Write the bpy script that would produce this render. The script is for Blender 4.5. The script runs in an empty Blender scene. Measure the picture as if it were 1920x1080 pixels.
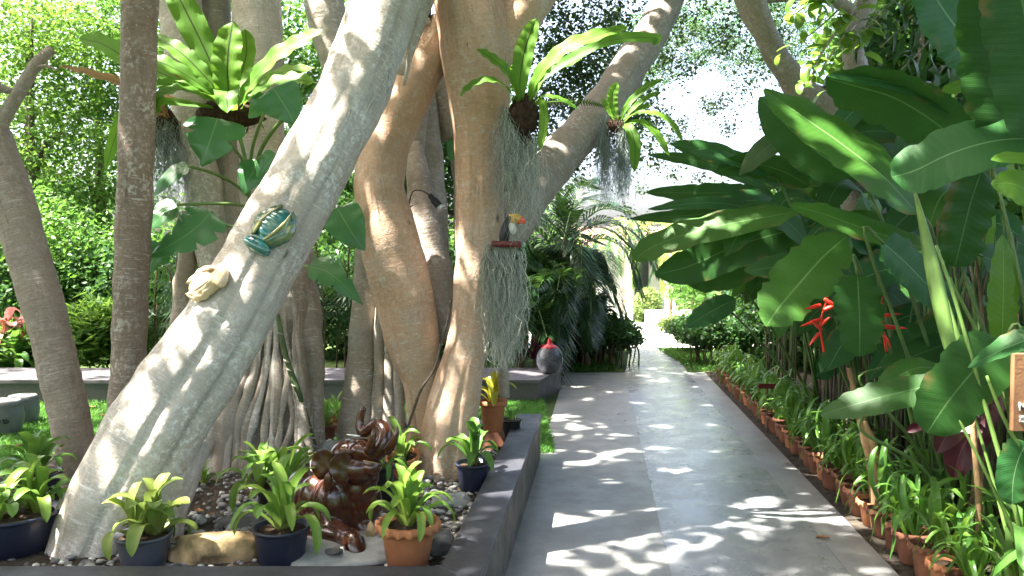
import bpy, bmesh, math, random
import numpy as np
from mathutils import Vector, Matrix, noise as mnoise, Quaternion
from mathutils.bvhtree import BVHTree

# ------------------------------------------------------------------ camera, sky, sun, exposure
S = bpy.context.scene
COL = S.collection
F, HOR, CAMZ = 1500.0, 490.0, 1.55
PITCH = math.atan((540 - HOR) / F)
cam_d = bpy.data.cameras.new('camera')
cam_d.sensor_width = 36.0
cam_d.lens = 36.0 * F / 1920
cam_d.clip_start = 0.05
cam_d.clip_end = 2000
cam = bpy.data.objects.new('camera', cam_d)
COL.objects.link(cam)
cam.location = (0, 0, CAMZ)
cam.rotation_euler = (math.radians(90) - PITCH, 0, 0)
S.camera = cam

SUN_DIR = Vector((-0.46, -0.10, 0.88)).normalized()
W = bpy.data.worlds.new('World')
S.world = W
W.use_nodes = True
wn = W.node_tree
sky = wn.nodes.new('ShaderNodeTexSky')
sky.sky_type = 'NISHITA'
sky.sun_disc = False
sky.sun_elevation = math.asin(SUN_DIR.z)
sky.sun_rotation = math.atan2(SUN_DIR.x, SUN_DIR.y)
sky.altitude = 0
sky.air_density = 0.75
sky.dust_density = 8.0
sky.ozone_density = 0.3
bg = wn.nodes.get('Background') or wn.nodes.new('ShaderNodeBackground')
bg.inputs['Strength'].default_value = 0.15
wn.links.new(sky.outputs[0], bg.inputs[0])
sun_d = bpy.data.lights.new('sun', 'SUN')
sun_d.energy = 5.0
sun_d.angle = math.radians(0.53)
sun_d.color = (1.0, 0.95, 0.86)
sun = bpy.data.objects.new('sun', sun_d)
COL.objects.link(sun)
sun.rotation_euler = SUN_DIR.to_track_quat('Z', 'Y').to_euler()
S.view_settings.view_transform = 'Standard'
S.view_settings.look = 'None'
S.view_settings.gamma = 1.0
S.view_settings.use_curve_mapping = False
S.view_settings.exposure = 3.15
S.cycles.max_bounces = 10
S.cycles.diffuse_bounces = 5
S.cycles.transmission_bounces = 6
S.cycles.sample_clamp_indirect = 6.0

# ------------------------------------------------------------------ coordinates
CP, SP = math.cos(PITCH), math.sin(PITCH)
def _dir(px, py):
    u, v = (px - 960) / F, (540 - py) / F
    return u, CP + v * SP, -SP + v * CP
def P(px, py, Y):
    u, dy, dz = _dir(px, py)
    k = Y / dy
    return Vector((u * k, Y, CAMZ + dz * k))
def G(px, py, z=0.0):
    u, dy, dz = _dir(px, py)
    k = (z - CAMZ) / dz
    return Vector((u * k, dy * k, z))
def m(px, Y):
    return px * Y / F
R = random.Random(7)
NR = np.random.default_rng(11)

# ------------------------------------------------------------------ objects
def tagp(o, label=None, cat=None, group=None, kind=None):
    if label: o['label'] = label
    if cat: o['category'] = cat
    if group: o['group'] = group
    if kind: o['kind'] = kind
    return o
def thing(name, label, cat, loc=(0, 0, 0), group=None):
    o = bpy.data.objects.new(name, None)
    o.empty_display_size = 0.1
    COL.objects.link(o)
    o.location = loc
    return tagp(o, label, cat, group)
def put(name, me, parent=None, M=None):
    o = bpy.data.objects.new(name, me)
    COL.objects.link(o)
    if parent is not None:
        o.parent = parent
    if M is not None:
        o.matrix_local = M
    return o

def crspline(pts, n):
    pts = np.asarray(pts, float)
    if len(pts) == 2:
        t = np.linspace(0, 1, n)[:, None]
        return pts[0] * (1 - t) + pts[1] * t
    k = len(pts)
    p = np.vstack([2 * pts[0] - pts[1], pts, 2 * pts[-1] - pts[-2]])
    u = np.linspace(0, k - 1, n)
    i = np.minimum(u.astype(int), k - 2)
    f = (u - i)[:, None]
    a, b, c, d = p[i], p[i + 1], p[i + 2], p[i + 3]
    return 0.5 * (2 * b + (c - a) * f + (2 * a - 5 * b + 4 * c - d) * f ** 2 + (3 * b - a - 3 * c + d) * f ** 3)

class MB:
    def __init__(s):
        s.V = []; s.F = []; s.U = []; s.MI = []; s.n = 0
    def add(s, v, f, u=None, mi=0):
        v = np.asarray(v, float)
        b = s.n
        s.V.append(v); s.n += len(v)
        s.F += [tuple(int(i) + b for i in q) for q in f]
        s.MI += [mi] * len(f)
        s.U.append(np.zeros((len(v), 2)) if u is None else np.asarray(u, float))
        return s
    def tube(s, pts, rad, n=10, steps=None, rfun=None, ref=(0, -1, 0), cap=True, bump=0.0, bscale=4.0, mi=0):
        pts = [tuple(p) for p in pts]
        if not hasattr(rad, '__len__'):
            rad = [rad] * len(pts)
        if len(rad) != len(pts):
            rad = list(np.interp(np.linspace(0, 1, len(pts)), np.linspace(0, 1, len(rad)), rad))
        steps = steps or max(2, (len(pts) - 1) * 4 + 1)
        d = crspline(np.c_[np.array(pts), np.array(rad)[:, None]], steps)
        c, r = d[:, :3], np.maximum(d[:, 3], 1e-4)
        T = np.gradient(c, axis=0); T /= np.linalg.norm(T, axis=1)[:, None] + 1e-12
        ref = np.array(ref, float)
        Rt = np.cross(T, ref)
        ln = np.linalg.norm(Rt, axis=1)
        if ln.min() < 0.05:
            Rt = np.cross(T, np.array((0.577, 0.577, 0.577)) if abs(ref[1]) > .5 else np.array((0, -1, 0.01)))
            ln = np.linalg.norm(Rt, axis=1)
        Rt /= ln[:, None]
        Fw = np.cross(Rt, T)
        th = np.linspace(-math.pi, math.pi, n + 1)
        tt = np.linspace(0, 1, steps)
        rr = np.ones((steps, n + 1))
        if rfun is not None:
            rr = rfun(th[None, :], tt[:, None]) * np.ones((steps, n + 1))
        D = Fw[:, None, :] * np.cos(th)[None, :, None] + Rt[:, None, :] * np.sin(th)[None, :, None]
        V = c[:, None, :] + D * (r[:, None] * rr)[:, :, None]
        if bump:
            for i in range(steps):
                for j in range(n):
                    q = Vector(V[i, j]) * bscale
                    V[i, j] += D[i, j] * bump * (mnoise.noise(q) + 0.5 * mnoise.noise(q * 2.3))
            V[:, n] = V[:, 0]
        L = np.r_[0, np.cumsum(np.linalg.norm(np.diff(c, axis=0), axis=1))]
        U = np.stack([th[None, :] * r.mean() * np.ones((steps, 1)), L[:, None] * np.ones((1, n + 1))], -1)
        q = []
        w = n + 1
        for i in range(steps - 1):
            for j in range(n):
                q.append((i * w + j, i * w + j + 1, (i + 1) * w + j + 1, (i + 1) * w + j))
        Vf, Uf = V.reshape(-1, 3), U.reshape(-1, 2)
        if cap:
            Vf = np.vstack([Vf, c[0], c[-1]]); Uf = np.vstack([Uf, (0, 0), (0, L[-1])])
            a = steps * w
            for j in range(n):
                q.append((j + 1, j, a)); q.append(((steps - 1) * w + j, (steps - 1) * w + j + 1, a + 1))
        return s.add(Vf, q, Uf, mi)
    def lathe(s, prof, n=24, at=(0, 0, 0), rfun=None, mi=0):
        k = len(prof)
        th = np.linspace(0, 2 * math.pi, n, endpoint=False)
        V = []; U = []
        for i, (r, z) in enumerate(prof):
            for t in th:
                rr = r * (rfun(t, i) if rfun else 1)
                V.append((at[0] + rr * math.cos(t), at[1] + rr * math.sin(t), at[2] + z)); U.append((t * 0.1, z))
        q = []
        for i in range(k - 1):
            for j in range(n):
                q.append((i * n + j, i * n + (j + 1) % n, (i + 1) * n + (j + 1) % n, (i + 1) * n + j))
        return s.add(V, q, U, mi)
    def ball(s, c, r, n=14, k=9, M=None, mi=0):
        if not hasattr(r, '__len__'): r = (r, r, r)
        V = []; q = []
        for i in range(k + 1):
            ph = math.pi * i / k
            for j in range(n):
                t = 2 * math.pi * j / n
                v = Vector((r[0] * math.sin(ph) * math.cos(t), r[1] * math.sin(ph) * math.sin(t), r[2] * math.cos(ph)))
                if M is not None: v = M @ v
                V.append(v + Vector(c))
        for i in range(k):
            for j in range(n):
                a = (i * n + j, (i + 1) * n + j, (i + 1) * n + (j + 1) % n, i * n + (j + 1) % n)
                q.append(a)
        return s.add([tuple(v) for v in V], q, None, mi)
    def box(s, c, sz, M=None, mi=0):
        V = []
        for x in (-.5, .5):
            for y in (-.5, .5):
                for z in (-.5, .5):
                    v = Vector((x * sz[0], y * sz[1], z * sz[2]))
                    if M is not None: v = M @ v
                    V.append(tuple(v + Vector(c)))
        return s.add(V, [(0, 1, 3, 2), (4, 6, 7, 5), (0, 4, 5, 1), (2, 3, 7, 6), (0, 2, 6, 4), (1, 5, 7, 3)], None, mi)
    def prism(s, poly, z0, z1, mi=0, top=True):
        n = len(poly)
        V = [(x, y, z0) for x, y in poly] + [(x, y, z1) for x, y in poly]
        q = [(i, (i + 1) % n, n + (i + 1) % n, n + i) for i in range(n)]
        q.append(tuple(range(n, 2 * n))); q.append(tuple(reversed(range(n))))
        return s.add(V, q, [(v[0], v[1]) for v in V], mi)
    def mesh(s, name, mat, smooth=True, origin=(0, 0, 0)):
        V = np.vstack(s.V) - np.array(origin, float)
        me = bpy.data.meshes.new(name)
        me.from_pydata(V.tolist(), [], s.F)
        uv = me.uv_layers.new(name='UVMap')
        U = np.vstack(s.U)
        li = np.empty(len(me.loops), dtype=np.int32); me.loops.foreach_get('vertex_index', li)
        uv.data.foreach_set('uv', U[li].astype(np.float32).ravel())
        for mm in (mat if isinstance(mat, (list, tuple)) else [mat]):
            me.materials.append(mm)
        if any(s.MI): me.polygons.foreach_set('material_index', np.array(s.MI, dtype=np.int32))
        if smooth:
            me.polygons.foreach_set('use_smooth', np.ones(len(me.polygons), dtype=bool))
        me.validate(); me.update()
        return me
    def build(s, name, mat, parent=None, smooth=True):
        o = (0, 0, 0)
        p = parent
        while p is not None:
            o = tuple(Vector(o) + p.location); p = p.parent
        return put(name, s.mesh(name, mat, smooth, o), parent)

def np_mesh(name, V, Fq, mat, smooth=False, uv=None, origin=(0, 0, 0)):
    """big meshes: V (n,3), Fq (m,k) all of the same side count"""
    V = (np.asarray(V) - np.array(origin)).astype(np.float32)
    Fq = np.asarray(Fq, dtype=np.int32)
    k = Fq.shape[1]
    me = bpy.data.meshes.new(name)
    me.vertices.add(len(V)); me.vertices.foreach_set('co', V.ravel())
    me.loops.add(Fq.size); me.loops.foreach_set('vertex_index', Fq.ravel())
    me.polygons.add(len(Fq)); me.polygons.foreach_set('loop_start', np.arange(0, Fq.size, k, dtype=np.int32))
    if smooth: me.polygons.foreach_set('use_smooth', np.ones(len(Fq), dtype=bool))
    if uv is not None:
        l = me.uv_layers.new(name='UVMap')
        l.data.foreach_set('uv', np.asarray(uv, dtype=np.float32)[Fq.ravel()].ravel())
    me.materials.append(mat)
    me.update(calc_edges=True)
    return me

# ------------------------------------------------------------------ materials
class NG:
    def __init__(s, name):
        s.m = bpy.data.materials.new(name); s.m.use_nodes = True
        s.t = s.m.node_tree; s.t.nodes.clear()
    def set(s, sock, v):
        if isinstance(v, bpy.types.NodeSocket): s.t.links.new(v, sock)
        elif v is not None:
            if hasattr(v, '__len__') and len(v) == 3 and sock.type == 'RGBA': v = (*v, 1)
            sock.default_value = v
    def node(s, ty, **kw):
        n = s.t.nodes.new(ty)
        for k, v in kw.items(): s.set(n.inputs[k], v)
        return n
    def obj(s): return s.t.nodes.new('ShaderNodeTexCoord').outputs['Object']
    def uv(s): return s.t.nodes.new('ShaderNodeTexCoord').outputs['UV']
    def pos(s): return s.t.nodes.new('ShaderNodeNewGeometry').outputs['Position']
    def isl(s): return s.t.nodes.new('ShaderNodeNewGeometry').outputs['Random Per Island']
    def orand(s): return s.t.nodes.new('ShaderNodeObjectInfo').outputs['Random']
    def map(s, v, scale):
        n = s.t.nodes.new('ShaderNodeMapping'); s.t.links.new(v, n.inputs[0]); n.inputs['Scale'].default_value = scale
        return n.outputs[0]
    def noise(s, v, scale, detail=4, rough=.55, dist=0.0):
        n = s.node('ShaderNodeTexNoise', Vector=v, Scale=scale, Detail=detail, Roughness=rough, Distortion=dist)
        return n.outputs[0]
    def voro(s, v, scale, out=0):
        return s.node('ShaderNodeTexVoronoi', Vector=v, Scale=scale).outputs[out]
    def ramp(s, f, *st):
        n = s.t.nodes.new('ShaderNodeValToRGB'); s.t.links.new(f, n.inputs[0])
        e = n.color_ramp.elements
        while len(e) < len(st): e.new(0.5)
        for el, (p, c) in zip(e, st):
            el.position = p
            el.color = (c, c, c, 1) if not hasattr(c, '__len__') else (*c, 1)
        return n.outputs[0]
    def mix(s, f, a, b, bt='MIX'):
        n = s.t.nodes.new('ShaderNodeMix'); n.data_type = 'RGBA'; n.blend_type = bt
        s.set(n.inputs[0], f); s.set(n.inputs[6], a); s.set(n.inputs[7], b)
        return n.outputs[2]
    def math(s, op, a, b=0.0, c=0.0):
        n = s.t.nodes.new('ShaderNodeMath'); n.operation = op
        s.set(n.inputs[0], a); s.set(n.inputs[1], b); s.set(n.inputs[2], c)
        return n.outputs[0]
    def bump(s, h, strength=.4, dist=.01, normal=None):
        n = s.node('ShaderNodeBump', Height=h, Strength=strength, Distance=dist)
        if normal is not None: s.t.links.new(normal, n.inputs['Normal'])
        return n.outputs[0]
    def bsdf(s, col, rough=.6, spec=.5, normal=None, metal=0.0, coat=0.0, coat_rough=.1):
        n = s.node('ShaderNodeBsdfPrincipled')
        s.set(n.inputs['Base Color'], col); s.set(n.inputs['Roughness'], rough)
        s.set(n.inputs['Specular IOR Level'], spec); s.set(n.inputs['Metallic'], metal)
        s.set(n.inputs['Coat Weight'], coat); s.set(n.inputs['Coat Roughness'], coat_rough)
        if normal is not None: s.t.links.new(normal, n.inputs['Normal'])
        return n.outputs[0]
    def out(s, sh):
        o = s.t.nodes.new('ShaderNodeOutputMaterial'); s.t.links.new(sh, o.inputs[0]); return s.m

def m_plain(name, col, rough=.6, spec=.4, var=.15, scale=12, bump=.15, metal=0.0, coat=0.0):
    g = NG(name); v = g.obj()
    n = g.noise(v, scale, 6)
    c = g.mix(g.ramp(n, (.3, 0.0), (.7, 1.0)), tuple(x * (1 - var) for x in col), tuple(min(1, x * (1 + var)) for x in col))
    b = g.bump(g.noise(v, scale * 5, 5), bump, .004)
    return g.out(g.bsdf(c, rough, spec, b, metal, coat))

def m_bark(name, c1, c2, c3, lichen, lich_amt=.5, ring=60, ringstr=.5, spots=True, warm=None):
    g = NG(name); v = g.obj(); u = g.uv()
    big = g.noise(v, 2.6, 8, .68, .5)
    mid = g.noise(v, 9, 6, .65)
    base = g.mix(g.ramp(big, (.35, 0.0), (.65, 1.0)), c1, c2)
    base = g.mix(g.ramp(mid, (.45, 0.0), (.75, .8)), base, c3)
    if warm:
        base = g.mix(g.ramp(g.noise(v, 1.3, 4, .6, .8), (.45, 0.0), (.62, .85)), base, warm)
    rings = g.noise(g.map(u, (5, ring, 1)), 1.0, 3, .6, .5)
    rb = g.ramp(rings, (.40, 0.0), (.62, 1.0))
    base = g.mix(g.math('MULTIPLY', rb, .16), base, tuple(min(1, x * 1.5) for x in c1))
    dark = g.ramp(g.noise(g.map(u, (9, ring * 1.2, 1)), 1.0, 2), (.62, 0.0), (.76, .28))
    base = g.mix(dark, base, tuple(x * .45 for x in c2))
    fine = g.noise(v, 60, 4, .7)
    base = g.mix(g.ramp(fine, (.35, .5), (.7, 0.0)), base, tuple(x * .6 for x in c1))
    lm = g.math('MULTIPLY', g.ramp(g.noise(v, 5, 5, .6), (.42, 0.0), (.62, 1.0)), g.ramp(g.noise(v, 38, 5, .7), (.5, 0.0), (.58, 1.0)))
    base = g.mix(g.math('MULTIPLY', lm, lich_amt), base, lichen)
    if spots:
        sp = g.ramp(g.voro(g.map(v, (1, 1, 1.3)), 34), (.10, 1.0), (.20, 0.0))
        sm = g.math('MULTIPLY', sp, g.ramp(g.noise(v, 3.2, 3), (.48, 0.0), (.62, .9)))
        base = g.mix(sm, base, lichen)
    stain = g.ramp(g.noise(g.map(u, (9, 1.1, 1)), 1.0, 6, .65, .6), (.52, 0.0), (.66, .55))
    base = g.mix(stain, base, tuple(x * .62 for x in (warm or c2)))
    streak = g.ramp(g.noise(g.map(u, (34, 1.6, 1)), 1.0, 5, .7, .8), (.60, 0.0), (.70, .6))
    base = g.mix(g.math('MULTIPLY', streak, g.ramp(mid, (.4, 0.0), (.6, 1.0))), base, tuple(x * .38 for x in c2))
    speck = g.ramp(g.noise(v, 130, 3, .8), (.56, 0.0), (.66, .55))
    base = g.mix(g.math('MULTIPLY', speck, g.ramp(big, (.40, .15), (.6, 1.0))), base, lichen)
    lent = g.ramp(g.noise(g.map(u, (14, 110, 1)), 1.0, 2, .5), (.63, 0.0), (.69, .7))
    base = g.mix(g.math('MULTIPLY', lent, g.ramp(g.noise(v, 3.5, 3), (.45, 0.0), (.6, 1.0))), base, lichen)
    crack = g.ramp(g.noise(g.map(u, (22, 3.2, 1)), 1.0, 7, .75, 1.6), (.345, .85), (.40, 0.0))
    base = g.mix(g.math('MULTIPLY', crack, g.ramp(g.noise(v, 2.1, 3), (.42, 0.0), (.58, 1.0))), base, tuple(x * .30 for x in c2))
    scar = g.ramp(g.voro(g.map(u, (5, 3.4, 1)), 1.0), (.05, .9), (.11, 0.0))
    base = g.mix(g.math('MULTIPLY', scar, g.ramp(g.noise(v, 1.7, 2), (.5, 0.0), (.55, 1.0))), base, tuple(x * .25 for x in c2))
    dash = g.ramp(g.noise(g.map(u, (9, 75, 1)), 1.0, 3, .6), (.60, 0.0), (.66, .85))
    base = g.mix(g.math('MULTIPLY', dash, g.ramp(g.noise(v, 2.7, 4), (.47, 0.0), (.58, 1.0))), base, lichen)
    h = g.math('ADD', g.math('MULTIPLY', rings, ringstr), g.math('ADD', mid, g.math('MULTIPLY', fine, .5)))
    return g.out(g.bsdf(base, .85, .25, g.bump(g.math('SUBTRACT', h, g.math('MULTIPLY', streak, .5)), .75, .010)))

def m_leaf(name, c1, c2, trans=.35, tcol=None, rough=.38, spec=.5, veins=0, mid=None, midw=.05, island=False, vcol=.75, spotty=0, perobj=.0, margin=None, grad=False):
    g = NG(name); v = g.obj()
    f = g.isl() if island else g.noise(v, 6, 4, .6)
    base = g.mix(f if island else g.ramp(f, (.3, 0.0), (.7, 1.0)), c1, c2)
    if perobj:
        base = g.mix(g.math('MULTIPLY', g.orand(), perobj), base, tuple(min(1, a * b) for a, b in zip(c2, (1.9, 1.25, .9))))
    nrm = None
    if veins or mid or margin or grad:
        sep = g.node('ShaderNodeSeparateXYZ', Vector=g.uv())
        a = g.math('ABSOLUTE', sep.outputs[1])
        if veins:
            k = g.math('ADD', g.math('MULTIPLY', sep.outputs[0], veins), g.math('MULTIPLY', a, -9.0))
            k = g.math('ADD', k, g.math('MULTIPLY', g.noise(v, 3, 2), 7.0))
            s1 = g.math('SINE', k)
            s2 = g.math('SINE', g.math('MULTIPLY', k, 3.3))
            st = g.math('ADD', g.math('MULTIPLY', s1, .6), g.math('MULTIPLY', s2, .4))
            base = g.mix(g.ramp(st, (.2, .22), (.9, 0.0)), base, tuple(x * vcol for x in c1))
            nrm = g.bump(st, .16, .003)
        if grad:
            gx = g.math('ADD', sep.outputs[0], g.math('MULTIPLY', g.noise(v, 5, 4), .22))
            base = g.mix(g.ramp(gx, (.12, .75), (.48, 0.0)), base, (.30, .27, .10))
            base = g.mix(g.ramp(gx, (1.08, 0.0), (1.24, .8)), base, (.17, .07, .045))
            fine = g.ramp(g.noise(g.map(g.uv(), (2, 26, 1)), 1.0, 3), (.4, .0), (.7, .35))
            base = g.mix(fine, base, tuple(x * .6 for x in c1))
        if margin:
            br = g.math('MULTIPLY', g.ramp(a, (.62, 0.0), (.96, 1.0)), g.ramp(g.noise(v, 6.5, 5, .6), (.56, 0.0), (.64, 1.0)))
            base = g.mix(g.math('MULTIPLY', br, .75), base, (.19, .115, .045))
            base = g.mix(g.ramp(g.math('ADD', a, g.math('MULTIPLY', g.noise(v, 30, 3), .05)), (1.005, 0.0), (1.035, .6)), base, margin)
        if mid:
            base = g.mix(g.ramp(a, (midw * .55, 1.0), (midw, 0.0)), base, mid)
    if spotty:
        sp = g.ramp(g.noise(v, 14, 6, .7), (.66, 0.0), (.72, 1.0))
        base = g.mix(g.math('MULTIPLY', sp, spotty), base, (.20, .13, .05))
    p = g.bsdf(base, rough, spec, nrm)
    tr = g.node('ShaderNodeBsdfTranslucent')
    tc = g.mix(.5, base, tcol or tuple(min(1, x * y) for x, y in zip(c2, (2.4, 2.2, 1.0))))
    g.set(tr.inputs[0], tc)
    ms = g.node('ShaderNodeMixShader')
    ms.inputs[0].default_value = trans
    g.t.links.new(p, ms.inputs[1]); g.t.links.new(tr.outputs[0], ms.inputs[2])
    return g.out(ms.outputs[0])

def m_concrete(name, c1, c2, rough=.4, stain=.5, spec=.5):
    g = NG(name); v = g.pos()
    n1 = g.noise(v, .9, 6, .62, .6); n2 = g.noise(v, 6, 8, .7); n3 = g.noise(v, 60, 5, .7)
    c = g.mix(g.ramp(n1, (.35, 0.0), (.68, 1.0)), c1, c2)
    c = g.mix(g.ramp(n2, (.45, 0.0), (.72, stain)), c, tuple(x * .62 for x in c1))
    c = g.mix(g.ramp(n3, (.55, 0.0), (.75, .3)), c, tuple(min(1, x * 1.35) for x in c2))
    c = g.mix(g.ramp(g.noise(v, 2.3, 7, .7, 1.2), (.55, 0.0), (.68, stain)), c, tuple(x * .7 for x in c1))
    spk = g.ramp(g.noise(v, 140, 2), (.68, 0.0), (.74, .6))
    c = g.mix(spk, c, tuple(x * .4 for x in c1))
    rr = g.ramp(g.noise(v, 3, 6, .7), (.3, rough * .75), (.75, min(1, rough * 1.6)))
    return g.out(g.bsdf(c, rr, spec, g.bump(g.math('ADD', n2, g.math('MULTIPLY', n3, .4)), .18, .006)))

MT = {}
MT['bark_pale'] = m_bark('bark_pale', (.57, .515, .455), (.45, .40, .34), (.64, .60, .55), (.74, .72, .68), .9, 70, .4, True, (.46, .37, .285))
MT['bark_tan'] = m_bark('bark_tan', (.54, .37, .255), (.43, .31, .225), (.55, .45, .37), (.60, .55, .48), .55, 45, .25, True, (.57, .33, .19))
MT['bark_grey'] = m_bark('bark_grey', (.38, .34, .29), (.29, .25, .205), (.43, .39, .34), (.56, .54, .50), .4, 60, .5, False, (.33, .25, .175))
MT['bark_brown'] = m_bark('bark_brown', (.24, .185, .145), (.17, .13, .098), (.30, .25, .21), (.46, .44, .40), .85, 40, .5, True)
MT['bark_palm'] = m_bark('bark_palm', (.33, .27, .22), (.25, .20, .16), (.39, .34, .29), (.44, .40, .36), .6, 55, 1.0, True)
MT['bark_limb'] = m_bark('bark_limb', (.36, .30, .25), (.27, .22, .175), (.42, .37, .32), (.52, .50, .46), .7, 50, .6, True)
MT['bark_dark'] = m_bark('bark_dark', (.10, .08, .06), (.07, .055, .04), (.14, .12, .09), (.2, .19, .16), .4, 40, .4, False)
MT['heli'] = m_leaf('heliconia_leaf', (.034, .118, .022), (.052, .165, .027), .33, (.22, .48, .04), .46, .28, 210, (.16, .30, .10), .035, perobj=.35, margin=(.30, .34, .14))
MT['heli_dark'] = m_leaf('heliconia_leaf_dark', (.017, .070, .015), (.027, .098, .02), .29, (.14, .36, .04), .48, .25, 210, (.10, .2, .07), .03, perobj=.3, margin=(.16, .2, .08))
MT['heli_teal'] = m_leaf('heliconia_leaf_teal', (.022, .096, .028), (.033, .132, .034), .22, (.10, .32, .06), .46, .28, 210, (.15, .28, .12), .03, perobj=.25, margin=(.33, .36, .18))
MT['heli_lime'] = m_leaf('heliconia_leaf_lime', (.07, .19, .025), (.11, .26, .03), .42, (.32, .58, .04), .42, .35, 210, (.22, .36, .10), .03, perobj=.3, margin=(.33, .36, .12))
MT['nest'] = m_leaf('nest_fern_frond', (.075, .205, .022), (.125, .285, .032), .38, (.30, .58, .05), .52, .25, 60, (.014, .012, .008), .075, perobj=.35, spotty=.35)
MT['nest_brown'] = m_leaf('nest_fern_dead', (.22, .13, .05), (.30, .2, .08), .3, (.4, .25, .08), .7, .2, 60, (.05, .03, .02), .06)
MT['mons'] = m_leaf('monstera_leaf', (.028, .125, .042), (.04, .165, .05), .25, (.18, .42, .06), .32, .5, 26, (.13, .26, .09), .03, perobj=.4)
MT['brom'] = m_leaf('bromeliad_leaf', (.085, .21, .035), (.14, .28, .05), .3, (.34, .56, .10), .42, .35, 0, None, perobj=.55, margin=(.18, .24, .06), grad=True)
MT['brom_dark'] = m_leaf('bromeliad_leaf_dark', (.045, .14, .03), (.075, .20, .04), .3, (.24, .44, .06), .42, .35, 0, None, perobj=.5, grad=True)
MT['brom_yel'] = m_leaf('bromeliad_leaf_yellow', (.26, .33, .035), (.36, .38, .05), .38, (.65, .62, .08), .35, .5, 0, None, perobj=.5)
MT['strap'] = m_leaf('strap_leaf', (.055, .165, .028), (.085, .22, .036), .33, (.30, .52, .05), .34, .5, 0, (.06, .16, .03), .05, perobj=.5)
MT['palm'] = m_leaf('palm_leaflet', (.020, .062, .022), (.030, .088, .026), .28, (.14, .28, .04), .40, .4, island=True)
MT['palm_sun'] = m_leaf('palm_leaflet_light', (.13, .22, .03), (.2, .27, .04), .45, (.5, .55, .06), .42, .4, island=True)
MT['fig'] = m_leaf('fig_leaves', (.030, .080, .022), (.058, .125, .032), .26, (.20, .30, .07), .42, .4, island=True)
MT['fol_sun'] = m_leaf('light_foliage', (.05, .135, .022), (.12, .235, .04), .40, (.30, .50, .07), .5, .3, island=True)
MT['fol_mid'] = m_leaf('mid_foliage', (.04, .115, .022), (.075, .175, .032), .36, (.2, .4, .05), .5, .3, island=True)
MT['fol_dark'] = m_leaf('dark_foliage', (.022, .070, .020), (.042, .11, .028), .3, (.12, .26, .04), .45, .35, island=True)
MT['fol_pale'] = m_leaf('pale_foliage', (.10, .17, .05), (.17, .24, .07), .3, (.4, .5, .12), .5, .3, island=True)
MT['red_leaf'] = m_leaf('cordyline_leaf', (.26, .10, .11), (.36, .2, .17), .3, (.55, .22, .2), .4, .4, perobj=.9)
MT['maroon'] = m_leaf('maroon_leaf', (.055, .012, .022), (.085, .018, .03), .25, (.3, .04, .08), .4, .4, 60, (.2, .05, .08), .03, margin=(.30, .05, .09))
MT['flower'] = m_plain('flower_red', (.62, .035, .015), .45, .4, .25, 20, .1)
MT['flower_tip'] = m_plain('flower_tip', (.75, .22, .03), .45, .4, .25, 20, .1)
MT['stem'] = m_plain('plant_stem', (.085, .15, .04), .55, .35, .5, 5, .2)
MT['stem_light'] = m_plain('plant_stem_light', (.15, .26, .06), .45, .4, .25, 5, .15)
MT['stem_brown'] = m_plain('plant_stem_brown', (.12, .085, .05), .8, .2, .5, 5, .4)
MT['petiole'] = m_plain('petiole', (.12, .2, .05), .5, .4, .3, 8, .1)
MT['moss'] = m_plain('spanish_moss', (.56, .57, .49), .85, .15, .2, 30, .2)
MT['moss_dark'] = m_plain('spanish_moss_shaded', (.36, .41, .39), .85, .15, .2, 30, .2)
MT['rootball'] = m_plain('fern_root_ball', (.055, .034, .024), .95, .1, .6, 25, .9)
MT['terra'] = m_plain('terracotta', (.42, .165, .075), .72, .3, .16, 9, .25)
MT['terra_old'] = m_plain('terracotta_weathered', (.20, .085, .05), .8, .25, .4, 9, .4)
MT['navy'] = m_plain('navy_plastic', (.018, .022, .045), .42, .5, .2, 7, .08)
MT['slate'] = m_plain('slate_plastic', (.085, .088, .115), .45, .5, .2, 7, .08)
MT['blackpot'] = m_plain('black_plastic', (.012, .012, .013), .45, .5, .2, 7, .08)
MT['soil'] = m_plain('potting_soil', (.045, .03, .02), .95, .1, .6, 40, 1.0)
MT['wallpaint'] = m_concrete('wall_paint', (.072, .066, .078), (.105, .096, .104), .42, .5, .5)
MT['coping'] = m_concrete('coping_paint', (.026, .028, .038), (.050, .050, .057), .42, .5, .45)
MT['kerbside'] = m_concrete('kerb_side', (.085, .076, .074), (.16, .14, .13), .55, .6, .4)
MT['walk'] = m_concrete('walkway_concrete', (.185, .19, .197), (.26, .266, .268), .25, .4)
MT['slab'] = m_concrete('side_concrete', (.192, .192, .182), (.266, .265, .25), .36, .4, .4)
MT['slab2'] = m_concrete('border_concrete', (.205, .206, .205), (.285, .286, .28), .34, .4, .4)
MT['plaza'] = m_concrete('plaza_concrete', (.50, .48, .45), (.58, .56, .53), .7, .15, .3)
MT['white'] = m_plain('white_render', (.78, .77, .74), .8, .3, .06, 2, .1)
MT['rooftile'] = m_plain('roof_tile', (.36, .24, .2), .8, .3, .25, 6, .4)
MT['glassdark'] = m_plain('dark_glass', (.04, .05, .055), .12, .6, .2, 1, .0)
MT['rock_ochre'] = m_plain('ochre_rock', (.40, .285, .15), .85, .25, .7, 9, 1.0)
MT['rock_grey'] = m_plain('grey_stone', (.29, .30, .29), .85, .25, .3, 8, .8)
MT['rock_dark'] = m_plain('dark_stone', (.11, .105, .10), .8, .3, .4, 8, .8)
MT['ceramic_brown'] = m_plain('brown_glaze', (.060, .017, .008), .22, .5, .45, 7, .10, 0, .45)
MT['ceramic_green'] = None
MT['ceramic_cream'] = m_plain('cream_glaze', (.62, .47, .29), .3, .5, .25, 10, .15, 0, .3)
MT['ceramic_white'] = m_plain('white_glaze', (.72, .70, .66), .2, .5, .06, 10, .05, 0, .4)
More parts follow.
